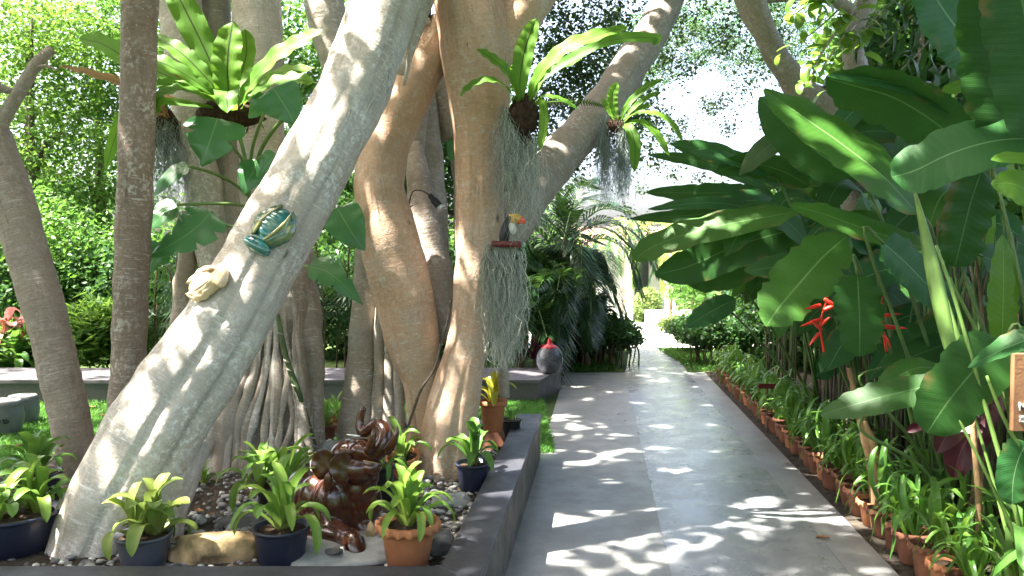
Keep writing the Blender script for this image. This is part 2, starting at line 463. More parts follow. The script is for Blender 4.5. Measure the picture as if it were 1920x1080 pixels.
MT['yellow'] = m_plain('yellow_glaze', (.75, .42, .03), .25, .5, .1, 10, .05, 0, .4)
MT['orange'] = m_plain('orange_glaze', (.75, .10, .02), .25, .5, .1, 10, .05, 0, .4)
MT['redpaint'] = m_plain('red_paint', (.12, .012, .014), .4, .5, .2, 10, .1)
MT['redlid'] = m_plain('red_lid', (.55, .02, .025), .35, .5, .15, 10, .1)
MT['black'] = m_plain('black_paint', (.012, .012, .016), .4, .5, .2, 10, .1)
MT['lens'] = m_plain('lamp_lens', (.45, .47, .48), .15, .6, .1, 10, .02, .3)
MT['cable'] = m_plain('black_cable', (.01, .01, .01), .5, .4, .1, 10, .1)
MT['stool'] = m_plain('stool_glaze', (.155, .155, .155), .5, .5, .25, 6, .35)
MT['wood'] = m_plain('sign_wood', (.30, .15, .075), .65, .35, .25, 14, .5)
MT['post'] = m_plain('post_wood', (.30, .19, .10), .85, .2, .4, 9, .7)
MT['letter'] = m_plain('sign_letter', (.72, .72, .72), .5, .4, .05, 10, .02)
MT['deadleaf'] = m_plain('dead_leaf', (.26, .13, .055), .8, .2, .4, 12, .4)
g = NG('green_glaze'); v = g.obj(); n_ = g.noise(v, 26, 4, .6, .5)
MT['ceramic_green'] = g.out(g.bsdf(g.mix(g.ramp(n_, (.35, 0.0), (.62, 1.0)), (.02, .13, .11), (.20, .22, .07)), .16, .6, g.bump(g.noise(v, 90, 3), .1, .003), 0.0, .7))
g = NG('teal_glaze'); v = g.obj(); n_ = g.noise(v, 20, 4, .6, .5)
MT['ceramic_teal'] = g.out(g.bsdf(g.mix(g.ramp(n_, (.4, 0.0), (.75, 1.0)), (.012, .125, .125), (.10, .2, .10)), .14, .6, g.bump(g.noise(v, 90, 3), .1, .003), 0.0, .7))
g = NG('speckled_jar_glaze'); v = g.obj()
c_ = g.mix(g.ramp(g.noise(v, 30, 5, .7), (.45, 0.0), (.72, 1.0)), (.045, .05, .07), (.17, .165, .165))
MT['jar'] = g.out(g.bsdf(c_, .35, .5, g.bump(g.noise(v, 40, 4), .4, .006), 0.0, .3))
g = NG('lawn_soil'); v = g.pos(); n_ = g.noise(v, 3, 6, .7)
MT['ground'] = g.out(g.bsdf(g.mix(g.ramp(n_, (.35, 0.0), (.65, 1.0)), (.035, .075, .018), (.07, .085, .03)), .95, .1, g.bump(g.noise(v, 30, 6), .6, .02)))
g = NG('bed_soil'); v = g.pos(); n_ = g.noise(v, 9, 6, .7)
MT['bed'] = g.out(g.bsdf(g.mix(g.ramp(n_, (.35, 0.0), (.65, 1.0)), (.03, .024, .018), (.09, .075, .06)), .95, .1, g.bump(g.noise(v, 40, 6), .9, .02)))
g = NG('pebble_stone')
c_ = g.ramp(g.orand(), (0.0, (.10, .10, .105)), (.3, (.20, .20, .20)), (.6, (.34, .33, .31)), (.85, (.52, .51, .48)), (1.0, (.7, .69, .66)))
c_ = g.mix(g.ramp(g.noise(g.obj(), 30, 4), (.4, 0.0), (.7, .4)), c_, (.12, .11, .1))
MT['pebble'] = g.out(g.bsdf(c_, .6, .4))
g = NG('gravel_stone')
c_ = g.ramp(g.isl(), (0.0, (.08, .08, .085)), (.4, (.17, .17, .17)), (.7, (.30, .29, .28)), (1.0, (.6, .59, .56)))
MT['gravel'] = g.out(g.bsdf(c_, .65, .4))
MT['grass'] = m_leaf('grass_blades', (.05, .165, .028), (.09, .245, .04), .36, (.26, .5, .06), .5, .3, island=True)
MT['scar'] = m_plain('leaf_scar', (.42, .40, .34), .8, .3, .3, 20, .2)
MT['vine'] = m_plain('vine_stem', (.07, .105, .04), .6, .3, .5, 9, .3)
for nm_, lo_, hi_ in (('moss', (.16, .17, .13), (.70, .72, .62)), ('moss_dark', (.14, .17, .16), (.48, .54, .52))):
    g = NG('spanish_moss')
    MT[nm_] = g.out(g.bsdf(g.mix(g.isl(), lo_, hi_), .85, .15))  # strand tones run dark to light in place of self-shadowing within the clump
MT['brom_pale'] = m_leaf('bromeliad_leaf_pale', (.11, .205, .045), (.185, .275, .07), .3, (.38, .52, .12), .45, .3, 0, None, perobj=.4, margin=(.2, .22, .08), grad=True)

# ------------------------------------------------------------------ leaf and foliage builders
PROF = {
    'heli': ([0, .03, .12, .3, .55, .78, .92, .98, 1], [.05, .30, .72, .97, 1.0, .80, .44, .20, .03]),
    'round': ([0, .02, .08, .25, .5, .75, .92, .98, 1], [.08, .42, .80, 1.0, 1.0, .92, .66, .38, .10]),
    'taper': ([0, .05, .2, .45, .7, .9, 1], [.25, .55, .9, 1.0, .78, .34, .02]),
    'strap': ([0, .1, .3, .6, .85, .95, 1], [.65, .72, .9, 1.0, .72, .38, .04]),
    'brom': ([0, .15, .35, .65, .85, .95, 1], [.85, .7, .85, 1.0, .80, .45, .04]),
    'nest': ([0, .1, .3, .6, .85, .96, 1], [.18, .38, .78, 1.0, .82, .40, .03]),
    'heart': ([0, .04, .15, .3, .5, .75, .92, 1], [.35, .78, 1.0, 1.02, .90, .58, .22, .02]),
}
def leaf_geo(mb, pts, W, prof='heli', N=(0, -.7, .7), fold=.12, curl=.1, wave=.03, nw=5, ns=16, nc=6, seed=0, tear=0.0, lobes=0, mi=0, twist=0.0):
    rr = random.Random(seed)
    c = crspline([tuple(p) for p in pts], ns + 1)
    T = np.gradient(c, axis=0); T /= np.linalg.norm(T, axis=1)[:, None] + 1e-9
    N = np.array(tuple(Vector(N).normalized()))
    L = float(np.sum(np.linalg.norm(np.diff(c, axis=0), axis=1)))
    px, pw = PROF[prof]
    V = []; U = []
    p1, p2 = rr.random() * 6.28, rr.random() * 6.28
    s_cols = np.linspace(-1, 1, nc + 1)
    tj = {}
    for i in range(ns + 1):
        t = i / ns
        Sd = np.cross(T[i], N)
        l = np.linalg.norm(Sd)
        Sd = Sd / l if l > 1e-4 else np.array((1., 0, 0))
        Nn = np.cross(Sd, T[i])
        if twist:
            a = twist * t
            Sd, Nn = Sd * math.cos(a) + Nn * math.sin(a), Nn * math.cos(a) - Sd * math.sin(a)
        w = np.interp(t, px, pw) * W
        for s in s_cols:
            side = 0 if s < 0 else 1
            ww = w
            if tear:
                key = (i, side)
                if key not in tj: tj[key] = 1 - tear * (rr.random() ** 3)
                ww = w * (tj[key] if abs(s) > .6 else 1)
            if lobes and abs(s) > .55:
                ww = ww * (1 - .38 * max(0, math.cos(t * lobes * 6.28 + side)) ** 6)
            z = fold * abs(s) * w - curl * s * s * w + wave * W * abs(s) ** 1.5 * math.sin(t * nw * 6.28 + (p1 if side else p2)) 
            V.append(c[i] + Sd * s * ww + Nn * z)
            U.append((t * L, s))
    q = []
    k = nc + 1
    for i in range(ns):
        for j in range(nc):
            q.append((i * k + j, i * k + j + 1, (i + 1) * k + j + 1, (i + 1) * k + j))
    mb.add(V, q, U, mi)
    return mb
def leaf(name, parent, mat, pts, W, **kw):
    mb = MB(); leaf_geo(mb, pts, W, **kw)
    return mb.build(name, mat, parent)

def rand_unit(n, rng):
    v = rng.normal(size=(n, 3)); return v / np.linalg.norm(v, axis=1)[:, None]
def leaf_cloud(C, size, rng, aspect=.30, droop=.25, up=.9, jit=.35):
    n = len(C)
    d = rand_unit(n, rng); d[:, 2] = d[:, 2] * .6 - droop
    d /= np.linalg.norm(d, axis=1)[:, None]
    nn = rand_unit(n, rng); nn[:, 2] += up
    s = np.cross(d, nn); s /= np.linalg.norm(s, axis=1)[:, None] + 1e-9
    nn = np.cross(s, d)
    L = size * (1 - jit + 2 * jit * rng.random(n))[:, None]
    Wd = L * aspect
    a = C; b = C + d * L * .45 + s * Wd + nn * Wd * .35
    t = C + d * L - nn * L * .08; e = C + d * L * .45 - s * Wd + nn * Wd * .35
    V = np.stack([a, b, t, e], 1).reshape(-1, 3)
    i = np.arange(n)[:, None] * 4
    Fq = np.concatenate([i + np.array([[0, 1, 2]]), i + np.array([[0, 2, 3]])], 1).reshape(-1, 3)
    return V, Fq
def clumps(blobs, per_m3, n_leaf, spread, rng, shell=.0, zflat=1.0):
    """blobs: (cx,cy,cz,rx,ry,rz[,density]) -> leaf centres gathered in twig clumps"""
    out = []
    for b in blobs:
        cx, cy, cz, rx, ry, rz = b[:6]
        dens = b[6] if len(b) > 6 else 1.0
        k = max(3, int(per_m3 * dens * 4.19 * rx * ry * rz))
        d = rand_unit(k, rng); r = rng.random(k) ** (1 / 3)
        if shell: r = shell + (1 - shell) * r
        c = d * r[:, None] * np.array((rx, ry, rz)) + np.array((cx, cy, cz))
        sz = spread * (.5 + rng.random(k))
        u_ = rand_unit(k * n_leaf, rng).reshape(k, n_leaf, 3) * (rng.random((k, n_leaf, 1)) ** .45)
        p = c[:, None, :] + u_ * 1.9 * sz[:, None, None] * np.array((1, 1, zflat))
        out.append(p.reshape(-1, 3))
    return np.vstack(out)
def foliage(name, C, size, mat, parent=None, seed=0, **kw):
    rng = np.random.default_rng(seed)
    V, Fq = leaf_cloud(C, size, rng, **kw)
    o = (0, 0, 0)
    p = parent
    while p is not None:
        o = tuple(Vector(o) + p.location); p = p.parent
    return put(name, np_mesh(name, V, Fq, mat, origin=o), parent)

# ------------------------------------------------------------------ ground, lawn, path, plaza
def gz(y):
    return -0.62 * min(1, max(0, (y - 14.4) / 14.0))
mb = MB()
xs = [-300, -60, -20, -8, 0, 8, 20, 60, 300]; ys = [-60, -5, 14.4, 20, 28.4, 60, 300]
V = [(x, y, gz(y) - .012) for y in ys for x in xs]
q = [(j * 9 + i, j * 9 + i + 1, j * 9 + 10 + i, j * 9 + 9 + i) for j in range(6) for i in range(8)]
mb.add(V, q, [(v[0], v[1]) for v in V])
tagp(mb.build('ground', MT['ground'], None, False), kind='structure')

DX = .108
def strip(name, xa, xb, y0, y1, z, mat, h=.05):
    mb = MB()
    poly = [(xa + DX * y0, y0), (xb + DX * y0, y0), (xb + DX * y1, y1), (xa + DX * y1, y1)]
    mb.prism(poly, z - h, z)
    return tagp(mb.build(name, mat, None, False), kind='structure')
strip('pavement', -.46, .366, -3, 11.12, 0.0, MT['slab'])
strip('path', .3672, 1.2508, -3, 11.12, 0.0, MT['walk'])
strip('path_border', 1.2524, 1.49, -3, 11.12, 0.0, MT['slab2'])
mb = MB()
mb.prism([(1.585, 11.126), (2.45, 11.126), (2.86, 14.35), (2.12, 14.35)], -.05, 0.0)
tagp(mb.build('footbridge_path', MT['walk'], None, False), kind='structure')
mb = MB()
V = []; ny = 8
for i in range(ny + 1):
    y = 14.356 + (28 - 14.356) * i / ny
    V += [(-3.2 + .16 * (y - 14), y, gz(y) + .004), (9.5, y, gz(y) + .004)]
mb.add(V, [(2 * i, 2 * i + 1, 2 * i + 3, 2 * i + 2) for i in range(ny)])
tagp(mb.build('plaza', MT['plaza'], None, False), kind='structure')

# lawn blades (left lawn and the strip beyond the planter)
def blades(name, areas, n, h):
    rng = np.random.default_rng(5)
    pts = []
    for (x0, x1, y0, y1, wgt) in areas:
        k = int(n * wgt)
        pts.append(np.c_[x0 + (x1 - x0) * rng.random(k), y0 + (y1 - y0) * rng.random(k) ** 1.15])
    p = np.vstack(pts); n = len(p)
    a = rng.random(n) * 6.28; hh = h * (.5 + rng.random(n)); w = .0045 + .003 * rng.random(n)
    lean = rng.normal(size=(n, 2)) * .6 * hh[:, None]
    b = np.c_[p, np.full(n, -.012)]
    s = np.c_[np.cos(a) * w, np.sin(a) * w, np.zeros(n)]
    mid = b + np.c_[lean * .4, hh * .7]; tip = b + np.c_[lean, hh]
    V = np.stack([b - s, b + s, mid + s * .7, tip, mid - s * .7], 1).reshape(-1, 3)
    i = np.arange(n)[:, None] * 5
    Fq = np.concatenate([i + np.array([[0, 1, 2]]), i + np.array([[0, 2, 4]]), i + np.array([[4, 2, 3]])], 1).reshape(-1, 3)
    return tagp(put(name, np_mesh(name, V, Fq, MT['grass'])), 'short green lawn grass with sunny patches', 'grass', kind='stuff')
blades('grass', [(-6.6, -1.8, 4.9, 8.68, .72), (-1.8, .1, 6.42, 8.68, .22), (-.1, .34, 6.42, 8.9, .06)], 120000, .045)

# ------------------------------------------------------------------ low bench wall behind the lawn
t = thing('bench_wall', 'long low purple-grey rendered bench wall behind the lawn', 'wall', (-3, 9.2, 0))
mb = MB(); mb.prism([(-9, 8.74), (.285, 8.74), (.60, 9.72), (-9, 9.72)], -.05, .215); mb.build('wall_base', MT['wallpaint'], t, False)
mb = MB(); mb.prism([(-9.02, 8.715), (.303, 8.715), (.625, 9.745), (-9.02, 9.745)], .215, .25)
mb.build('wall_top', MT['wallpaint'], t, False)

# ------------------------------------------------------------------ planter kerb and bed
BZ = .26
A0 = P(813, 1076, 3.0); 
yN0, yN1, yE = 2.93, 3.12, 6.27
def xi(y): return -.61 + .105 * y + .0     # inner edge of the side wall
def xo(y): return -.44 + .108 * y          # outer edge
t = thing('planter_wall', 'low dark painted kerb wall with broad coping round the fig tree bed', 'planter wall', (-.3, 4.6, 0))
mb = MB(); mb.prism([(xi(yN1) + .012, yN1 - .02), (xo(yN0) - .014, yN0 + .012), (xo(yE) - .014, yE - .01), (xi(yE) + .012, yE - .01)], -.03, .31)
mb.build('wall_side', MT['kerbside'], t, False)
mb = MB(); mb.prism([(-6, yN0 + .02), (xo(yN0) - .02, yN0 + .02), (xi(yN1) + .01, yN1 - .022), (-6, yN1 - .022)], -.03, .309)
mb.build('wall_front', MT['kerbside'], t, False)
def coping(name, poly):
    mb = MB(); mb.prism(poly, .312, .35)
    o = mb.build(name, MT['coping'], t, False)
    bv = o.modifiers.new('edge', 'BEVEL'); bv.width = .006; bv.segments = 2
coping('coping_side', [(xi(yN1), yN1), (xo(yN0), yN0), (xo(yE), yE), (xi(yE), yE)])
coping('coping_front', [(-6, yN0), (xo(yN0) - .003, yN0), (xi(yN1) - .003, yN1), (-6, yN1)])
mb = MB(); mb.prism([(-.9, 6.15), (xi(yE), 6.15), (xi(yE), 6.265), (-1.0, 6.265)], -.03, .30); mb.build('wall_back', MT['kerbside'], t, False)

mb = MB()
nx, nyb = 60, 50
V = []
for j in range(nyb + 1):
    for i in range(nx + 1):
        y = 3.10 + (6.15 - 3.10) * j / nyb
        xl = -4.5 if y < 4.3 else -4.5 + (y - 4.3) * 2.3
        xr = xi(y) + .013
        x = xl + (xr - xl) * i / nx
        z = BZ + .018 * mnoise.noise((x * 3, y * 3, 0)) + .01 * mnoise.noise((x * 9, y * 9, 2))
        if i == 0 or (j == nyb and x < -.9): z = -.02
        V.append((x, y, z))
q = [(j * (nx + 1) + i, j * (nx + 1) + i + 1, (j + 1) * (nx + 1) + i + 1, (j + 1) * (nx + 1) + i) for j in range(nyb) for i in range(nx)]
mb.add(V, q, [(v[0], v[1]) for v in V])
bed = tagp(mb.build('planter_bed', MT['bed'], None), kind='structure')
BVH_BED = BVHTree.FromPolygons([tuple(v) for v in V], q)
def bedz(x, y):
    h = BVH_BED.ray_cast(Vector((x, y, 2)), Vector((0, 0, -1)))
    return h[0].z if h[0] else BZ

# pebbles
pm = []
for k in range(5):
    mb = MB(); rr = random.Random(k)
    M = Matrix.Diagonal((1, .62 + .25 * rr.random(), .42 + .15 * rr.random()))
    mb.ball((0, 0, 0), 1.0, 7, 5, M)
    V = np.vstack(mb.V); V *= (1 + .12 * np.sin(V[:, [1, 2, 0]] * 3 + k)); mb.V = [V]
    pm.append(mb.mesh('pebble', MT['pebble']))
def pebble_xy(rr):
    z = rr.random()
    if z < .45: return rr.uniform(-1.62, -1.08), rr.uniform(3.55, 4.35)
    if z < .85: return rr.uniform(-.62, .0), rr.uniform(3.35, 5.0)
    if z < .93: return rr.uniform(-1.95, -1.7), rr.uniform(3.2, 3.8)
    return rr.uniform(-1.2, -.3), rr.uniform(3.2, 4.6)
rr = random.Random(3)
for k in range(290):
    x, y = pebble_xy(rr)
    if x > xi(y) - .04: x = xi(y) - .05 - rr.random() * .2
    s = rr.uniform(.013, .032)
    M = Matrix.Translation((x, y, bedz(x, y) + s * .2 + rr.random() * .01)) @ Matrix.Rotation(rr.random() * 6.28, 4, 'Z') @ Matrix.Rotation(rr.uniform(-.3, .3), 4, 'X') @ Matrix.Scale(s, 4)
    put('pebble', rr.choice(pm), bed, M)
rng = np.random.default_rng(9)
src = np.empty(len(pm[0].vertices) * 3, dtype=np.float32); pm[0].vertices.foreach_get('co', src); src = src.reshape(-1, 3)
k = 2600
xs = rng.uniform(-2.2, .1, k); yy = rng.uniform(3.14, 6.0, k)
Vs = []; Fs = []
for i in range(k):
    x, y = xs[i], yy[i]
    if x > xi(y) - .02: x = xi(y) - .03 - rng.random() * .3
    s = rng.uniform(.007, .020); a = rng.random() * 6.28
    c_, s_ = math.cos(a) * s, math.sin(a) * s
    v = src @ np.array([[c_, s_, 0], [-s_, c_, 0], [0, 0, s]]) + np.array((x, y, bedz(x, y) + s * .1))
    Vs.append(v)
fq = np.array([p.vertices[:] if len(p.vertices) == 4 else (*p.vertices[:], p.vertices[2]) for p in pm[0].polygons])
Fs = (fq[None] + (np.arange(k) * len(src))[:, None, None]).reshape(-1, 4)
mbv = MB(); mbv.add(np.vstack(Vs), Fs)
o = mbv.build('gravel', MT['gravel'], None); tagp(o, 'small grey river gravel spread over the bed', 'gravel', kind='stuff')

# rocks
def rock(name, label, mat, c, r, seed, flat=1.0, rotz=0, parent=None, k=.35, cuts=0, wedge=0.0):
    mb = MB(); M = Matrix.Rotation(rotz, 3, 'Z') @ Matrix.Diagonal(r)
    mb.ball((0, 0, 0), 1.0, 22, 14)
    V = np.vstack(mb.V)
    rr = random.Random(seed)
    for i in range(len(V)):
        p = Vector(V[i]); o = Vector((seed * 3.1, 0, 0))
        d = 1 + k * mnoise.noise(p * 1.3 + o) + k * .4 * mnoise.noise(p * 3.1 + o) + k * .15 * mnoise.noise(p * 8 + o)
        p = p * d
        if flat < 1: p.z = min(p.z, flat + .05 * mnoise.noise(p * 4))
        for cnum in range(cuts):
            rc = random.Random(seed * 10 + cnum)
            nn = Vector((rc.uniform(-1, 1), rc.uniform(-1, 1), rc.uniform(-.2, 1))).normalized()
            ds = p.dot(nn) - rc.uniform(.55, .8)
            if ds > 0: p -= nn * ds * .9
        if wedge and p.z > 0: p.z *= 1 + wedge * max(-1, min(1, p.x))
        V[i] = M @ p
    mb.V = [V + np.array(c)]
    o = mb.build(name, MT[mat], parent)
    tagp(o, label, 'rock')
    return o
p = P(398, 1040, 3.42)
rock('rock', 'large ochre weathered rock behind the front kerb between two pots', 'rock_ochre', (p.x, p.y + .02, BZ + .035), (.205, .11, .118), 3, 1.0, .1, cuts=9, wedge=.42, k=.3)
p = P(648, 1050, 3.5)
rock('stone_slab', 'flat pale grey stone slab under the brown elephant', 'rock_grey', (p.x - .02, p.y + .10, BZ - .01), (.30, .30, .062), 5, .75, .2)
p = P(845, 935, 4.25)
rock('stepping_stone', 'flat pale stone lying on the pebbles beside the dark coping', 'rock_grey', (p.x, p.y, BZ - .005), (.13, .10, .045), 6, .7, .5)
p = P(815, 1000, 3.55)
rock('boulder', 'dark rounded stone behind the scalloped terracotta pot', 'rock_dark', (p.x, p.y, BZ + .02), (.09, .07, .065), 8)
p = P(632, 825, 5.2)
rock('boulder', 'blue-grey boulder between the root clump and the pale aerial root', 'rock_grey', (p.x, p.y, BZ + .03), (.17, .13, .09), 9)
p = P(455, 985, 3.9)
rock('stepping_stone', 'dark grey flat stone behind the navy pot of bromeliads', 'rock_dark', (p.x, p.y, BZ), (.12, .08, .05), 12, .8)
p = P(675, 905, 4.4)
rock('stone', 'small round stone beside the tipped terracotta pot', 'rock_grey', (P(782, 905, 4.55).x, 4.55, BZ + .02), (.05, .045, .04), 13)
p = P(655, 995, 3.62)
rock('stone', 'small upright tan stone tucked behind the elephant foot', 'rock_ochre', (P(695, 1000, 3.62).x, 3.62, BZ + .045), (.022, .02, .05), 14)
rock('stone', 'tiny dark rock figure on the slab before the elephant', 'rock_dark', (P(622, 1052, 3.36).x, 3.40, BZ + .045), (.035, .025, .016), 15)

# ------------------------------------------------------------------ house beyond the plaza
HY = 30.0; hz = -.62
t = thing('garden_house', 'white house with square columns beyond the sunny plaza', 'house', (P(1290, 600, HY).x, HY, hz))
def X(px, Y): return (px - 960) / F * Y
def zz(py, Y): return P(960, py, Y).z
x0, x1 = X(1120, HY), X(1520, HY)
mb = MB(); mb.box(((x0 + x1) / 2, HY + 3, hz + 1.5), (x1 - x0, .25, 3.0)); mb.build('wall', MT['white'], t, False)
for a, b, c, d in ((1262, 1298, 480, 585), (1310, 1350, 480, 585), (1375, 1420, 490, 570), (1190, 1216, 480, 590)):
    w = MB(); yy_ = HY + 2.86
    w.box(((X(a, yy_) + X(b, yy_)) / 2, yy_, (zz(c, yy_) + zz(d, yy_)) / 2), (X(b, yy_) - X(a, yy_), .06, zz(c, yy_) - zz(d, yy_)))
    w.build('window', MT['glassdark'], t, False)
for pxc in (1172, 1256, 1345, 1440):
    w = MB(); w.box((X(pxc, HY), HY, hz + 1.3), (.36, .36, 2.6)); w.box((X(pxc, HY), HY, hz + 2.5), (.46, .46, .12)); w.box((X(pxc, HY), HY, hz + .08), (.46, .46, .16))
    w.build('column', MT['white'], t, False)
mb = MB(); mb.box(((x0 + x1) / 2, HY + .0, hz + 2.72), (x1 - x0 + .6, .4, .26)); mb.build('beam', MT['white'], t, False)
# pitched tile roof with tile courses
mb = MB(); nt = 14
for i in range(nt):
    f0, f1 = i / nt, (i + 1) / nt
    ya, yb = HY - .9 + 5 * f0, HY - .9 + 5 * f1 + .06
    za, zb = hz + 2.72 + .9 * f0, hz + 2.72 + .9 * f1
    mb.add([(x0 - .6, ya, za), (x1 + .6, ya, za), (x1 + .6, yb, zb), (x0 - .6, yb, zb), (x0 - .6, ya, za + .06), (x1 + .6, ya, za + .06), (x1 + .6, yb, zb + .02), (x0 - .6, yb, zb + .02)],
           [(4, 5, 6, 7), (0, 1, 5, 4), (0, 3, 2, 1), (1, 2, 6, 5), (3, 0, 4, 7)])
mb.build('roof', MT['rooftile'], t, False)
t = thing('stone_steps', 'pale low steps leading up to the white house', 'steps', (X(1262, 25), 25, hz))
for k in range(3):
    w = MB(); yk = 24.6 + .5 * k
    w.box((X(1262, yk), yk + .5, gz(yk) + .09 + .14 * k), (X(1300, yk) - X(1215, yk), 1.0, .14)); w.build('step', MT['plaza'], t, False)
t = thing('garden_bench', 'pale grey stone bench on the plaza before the round bush', 'bench', (X(1245, 27), 27, hz))
w = MB(); w.box((X(1245, 27), 27, hz + .42), (1.1, .4, .1)); w.build('seat', MT['plaza'], t, False)
for sx in (-.42, .42):
    w = MB(); w.box((X(1245, 27) + sx, 27, hz + .18), (.12, .34, .38)); w.build('leg', MT['plaza'], t, False)

# ------------------------------------------------------------------ shrubs, hedges, topiary
def shrub(name, label, cat, blobs, mat, n, size, spread, seed, base=None, group=None, stems=0, stem_h=.4, stem_r=.012, stem_mat='stem_brown', **kw):
    b0 = blobs[0]
    t = thing(name, label, cat, base or (b0[0], b0[1], gz(b0[1])), group)
    rng = np.random.default_rng(seed)
    vol = sum(4.19 * b[3] * b[4] * b[5] for b in blobs)
    nl = 8
    C = clumps(blobs, n / nl / vol, nl, spread, rng)
    C[:, 2] = np.maximum(C[:, 2], t.location.z + .02)
    foliage('foliage', C, size, MT[mat], t, seed, **kw)
    rr = random.Random(seed)
    if stems:
        for k in range(stems):
            b = rr.choice(blobs); a = rr.random() * 6.28; q_ = rr.random() ** .5
            x, y = b[0] + math.cos(a) * b[3] * q_ * .95, b[1] + math.sin(a) * b[4] * q_ * .95
            mb = MB(); mb.tube([(x, y, t.location.z - .03), (x + rr.uniform(-.05, .05), y, t.location.z + stem_h * .5), (x + rr.uniform(-.1, .1), y + rr.uniform(-.08, .08), t.location.z + stem_h)], stem_r * rr.uniform(.6, 1.3), 5)
            mb.build('stem', MT[stem_mat], t)
    return t
p = P(1214, 600, 28.6)
shrub('topiary_bush', 'sunlit bush clipped to a round dome before the white house', 'bush', [(p.x, 28.6, hz + .62, .53, .5, .60)], 'fol_pale', 7000, .075, .05, 21)
p = P(1300, 600, 27)
shrub('bush', 'pale rounded bush beside the white column', 'bush', [(X(1300, 27), 27, hz + .4, .42, .4, .45)], 'fol_pale', 5000, .12, .1, 22)
shrub('small_tree', 'airy pale green small tree before the house windows', 'tree', [(X(1330, 22), 22, .9, 1.1, .9, .75), (X(1290, 22), 22.2, .8, .7, .6, .5), (X(1385, 22), 22.2, 1.2, .9, .9, .8)], 'fol_mid', 4200, .14, .12, 23, (X(1335, 22), 22, -.33), stems=3, stem_h=1.2, stem_r=.04)
shrub('bush', 'small yellow-green bush at the foot of the steps', 'bush', [(X(1264, 20), 20, -.02, .34, .3, .2)], 'fol_pale', 1600, .09, .06, 24, stems=3, stem_h=.25)
shrub('bush', 'dark clipped ball bush at the path corner', 'bush', [(X(1296, 15.5), 15.5, .20, .30, .3, .26)], 'fol_dark', 4200, .06, .05, 25)
# low hedges either side of the bridge
xa = X(1125, 12)
shrub('low_hedge', 'low dark hedge with bare stems on the jar side of the path', 'hedge', [(X(1082 + 24 * i, 11.8), 11.9, .44, .24, .32, .17) for i in range(5)] + [(X(1120 + 22 * i, 13.6), 13.6, .42, .24, .3, .16) for i in range(3)], 'fol_dark', 9000, .065, .05, 26, stems=46, stem_h=.42, stem_r=.010)
shrub('low_hedge', 'low dark hedge with bare stems on the heliconia side of the path', 'hedge', [(X(1318 + 26 * i, 11.9 - .1 * i), 11.9, .46, .26, .32, .18) for i in range(4)] + [(X(1290, 13.6), 13.6, .42, .3, .4, .17)], 'fol_dark', 8000, .065, .05, 27, stems=40, stem_h=.42, stem_r=.010)
def tuft_grass(name, label, x0, x1, y0, y1, n, seed):
    rng = np.random.default_rng(seed)
    C = np.c_[rng.uniform(x0, x1, n), rng.uniform(y0, y1, n), np.full(n, .0)]
    o = foliage(name, C, .07, MT['fol_mid'], None, seed, aspect=.14, droop=-1.2)
    tagp(o, label, 'ground cover', kind='stuff')
tuft_grass('ground_cover', 'bright ground cover beside the footbridge path', 2.55, 3.3, 11.2, 14.0, 2500, 31)
tuft_grass('ground_cover', 'dark ground cover under the palms', .85, 1.5, 11.2, 14.0, 1800, 32)

# ------------------------------------------------------------------ trunks
def trunk(name, parent, mat, pts, n=28, steps=None, lobes=None, bump=.012, bscale=5, cap=True, seed=0):
    """pts: (px, py, Y, radius_px)"""
    W3 = [P(a, b, Y) for a, b, Y, r in pts]
    rad = [m(r, Y) for a, b, Y, r in pts]
    L = sum((W3[i + 1] - W3[i]).length for i in range(len(W3) - 1))
    steps = steps or max(10, int(L / .035))
    ph = seed * 1.7
    def rf(th, t):
        base = 1 + .035 * np.sin(2 * th + ph + 3 * t) + .025 * np.sin(3 * th - ph * 2 + 5 * t)
        return base if lobes is None else base * lobes(th, t)
    mb = MB(); mb.tube(W3, rad, n, steps, rf, cap=cap, bump=bump, bscale=bscale)
    return mb, mb.build(name, MT[mat], parent)
def gl(th, c, w):                       # smooth bump in angle
    d = (th - c + math.pi) % (2 * math.pi) - math.pi
    return np.exp(-(d / w) ** 2)
def lean_lobes(th, t):
    low = np.clip(1 - t * 1.15, 0, 1)
    th = th + .30 * (t - .4)
    g_ = -.085 * gl(th, .12, .09) * (.25 + low) - .13 * gl(th, .86, .10) * (.2 + low) - .05 * gl(th, -.75, .12) * (.4 + low)
    b_ = .10 * gl(th, .5, .28) * low + .13 * gl(th, 1.3, .3) * low + .02 * gl(th, -.3, .3)
    return 1 + g_ + b_ + .02 * np.sin(9 * th + 4 * t) * low
FIG = thing('fig_tree', 'huge old fig tree with many trunks and hanging roots in the planter bed', 'tree', (P(690, 880, 4.7).x, 4.7, BZ))
leanmb, o = trunk('leaning_trunk', FIG, 'bark_pale', [(158, 1085, 3.60, 82), (188, 1005, 3.62, 82), (236, 905, 3.67, 88), (312, 770, 3.75, 85), (397, 650, 3.84, 78), (452, 560, 3.90, 73), (515, 445, 4.0, 69), (580, 330, 4.1, 66), (628, 240, 4.18, 63), (672, 150, 4.27, 63), (723, 0, 4.4, 60), (760, -130, 4.5, 58)],
      n=96, steps=150, lobes=lean_lobes, bump=.010, bscale=7, seed=1)
BVH_LEAN = BVHTree.FromPolygons([tuple(v) for v in np.vstack(leanmb.V)], leanmb.F)
def hit(bvh, px, py):
    o_ = Vector((0, 0, CAMZ)); d = (P(px, py, 1.0) - o_).normalized()
    h = bvh.ray_cast(o_, d)
    return (h[0], h[1]) if h[0] else (P(px, py, 4), Vector((0, -1, 0)))
